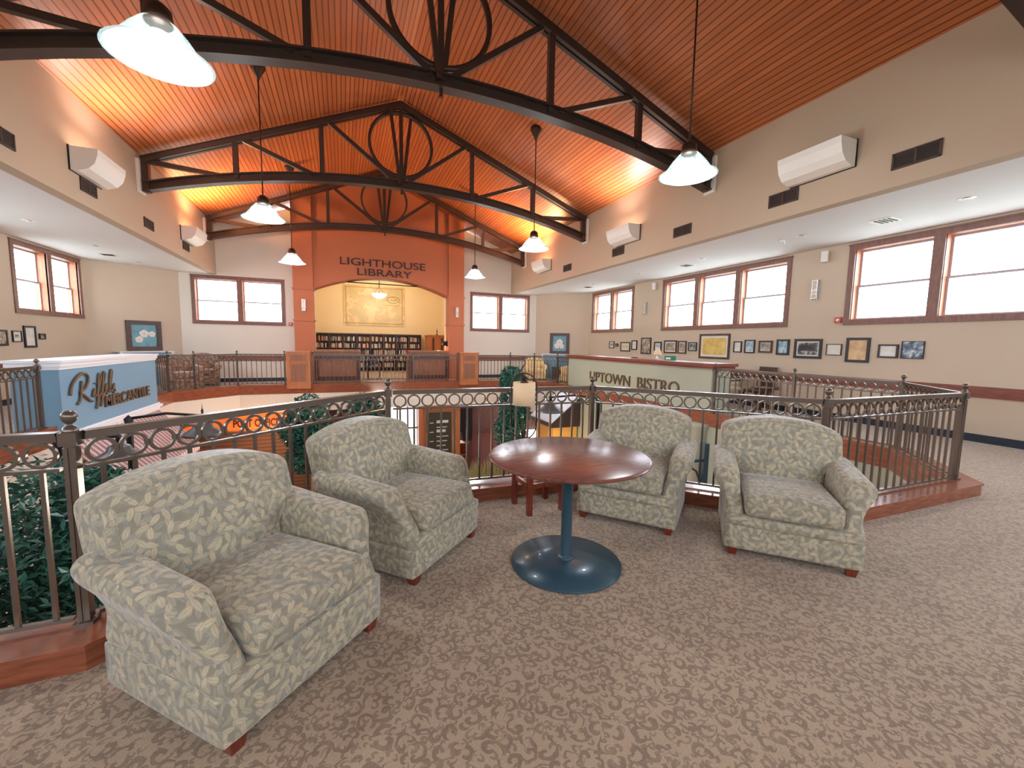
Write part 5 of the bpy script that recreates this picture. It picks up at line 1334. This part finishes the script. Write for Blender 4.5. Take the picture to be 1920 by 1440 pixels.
bm = bmesh.new(); box(bm, .12, .98, .12, 1.38, 0, zo - 1.13); mk('walls', bm, M['kiosk_wall'], t)
add_light('kiosk_fill', 'POINT', (5.6, 10.6, -2.0), 40, (1, .7, .35), .15)  # lower-level point lights from here are added without fixtures, to warm the court
add_light('post_office_fill', 'POINT', (-2.3, 13.5, -1.7), 55, (1, .62, .36), .2)
add_light('dining_fill', 'POINT', (4.8, 17.0, -1.2), 30, (1, .6, .4), .2)
add_light('court_fill', 'POINT', (1.5, 9.0, -1.0), 120, (1, .9, .78), .3)
# pilasters on the green lower wall
for k, y in enumerate((6.5, 8.6, 10.4)):
    bm = bmesh.new(); lathe(bm, [(.16, ZL), (.16, -.3), (.2, -.2), (.2, -.12), (0, -.12)], 20, Matrix.Translation((7.05, y, 0))); struct(mk(f'wall_pilaster_{k + 1}', bm, M['sage'], None, True))

# ------------------------------------------------------------------ outside, seen faintly through the panes
bm = bmesh.new(); box(bm, -80, 90, -70, 110, -4.2, -4.0); struct(mk('ground_outside', bm, M['outside_ground']))
t = thing('outside_tree', 'hazy tree top outside the left window', 'tree', (-17, 26, -4)); mk('trunk', bmesh_bar((0, 0, 0), (0, 0, 5), .3, .3), M['tree_bark'], t); mk('foliage', foliage_mesh(1500, [(0, 0, 6.5, 1.4, 1.5), (.6, 0, 5.4, 1.6, 1.2)], .4, 11), M['outside_tree'], t)
t = thing('outside_building', 'pale roofed building outside the right far window', 'building', (14, 46, -4)); bm = bmesh.new(); box(bm, -5, 5, 0, 8, 0, 6.4); mk('walls', bm, M['outside_house'], t)
bm = bmesh.new(); prism(bm, [(-5.5, -.5), (5.5, -.5), (5.5, 8.5), (-5.5, 8.5)], 6.4, 6.8); mk('roof', bm, M['outside_tree'], t)

# ------------------------------------------------------------------ world, camera, view
wd = bpy.data.worlds.new('overcast_sky'); scn.world = wd; wd.use_nodes = True; nt = wd.node_tree
bg = nt.nodes['Background']; tc = N(nt, 'ShaderNodeTexCoord'); sp = N(nt, 'ShaderNodeSeparateXYZ'); nt.links.new(tc.outputs['Generated'], sp.inputs[0])
rp = N(nt, 'ShaderNodeValToRGB'); rp.color_ramp.elements[0].position = .48; rp.color_ramp.elements[0].color = (.75, .78, .82, 1); rp.color_ramp.elements[1].position = .62; rp.color_ramp.elements[1].color = (.90, .95, 1, 1)
nt.links.new(math_node(nt, 'MULTIPLY_ADD', sp.outputs['Z'], .5, .5), rp.inputs[0]); nt.links.new(rp.outputs[0], bg.inputs['Color'])
bg.inputs['Strength'].default_value = 9.0

cam = bpy.data.cameras.new('camera'); co = bpy.data.objects.new('camera', cam); COL.objects.link(co); scn.camera = co
cam.sensor_width = 36; cam.lens = 36 * 775 / 1920; cam.clip_start = .05; cam.clip_end = 400
yaw, pitch, roll = .389, .098, .0165
f = Vector((math.sin(yaw) * math.cos(pitch), math.cos(yaw) * math.cos(pitch), -math.sin(pitch)))
r0 = Vector((math.cos(yaw), -math.sin(yaw), 0)); u0 = r0.cross(f)
r_ = r0 * math.cos(roll) + u0 * math.sin(roll); u_ = -r0 * math.sin(roll) + u0 * math.cos(roll)
m = Matrix((r_, u_, -f)).transposed().to_4x4(); m.translation = (0, 0, 1.5); co.matrix_world = m

vs = scn.view_settings; vs.view_transform = 'Standard'; vs.look = 'None'; vs.gamma = 1.0; vs.use_curve_mapping = False; vs.exposure = 0.65
scn.cycles.use_denoising = True; scn.cycles.max_bounces = 10; scn.cycles.diffuse_bounces = 6; scn.cycles.sample_clamp_indirect = 6.0; scn.cycles.transparent_max_bounces = 16
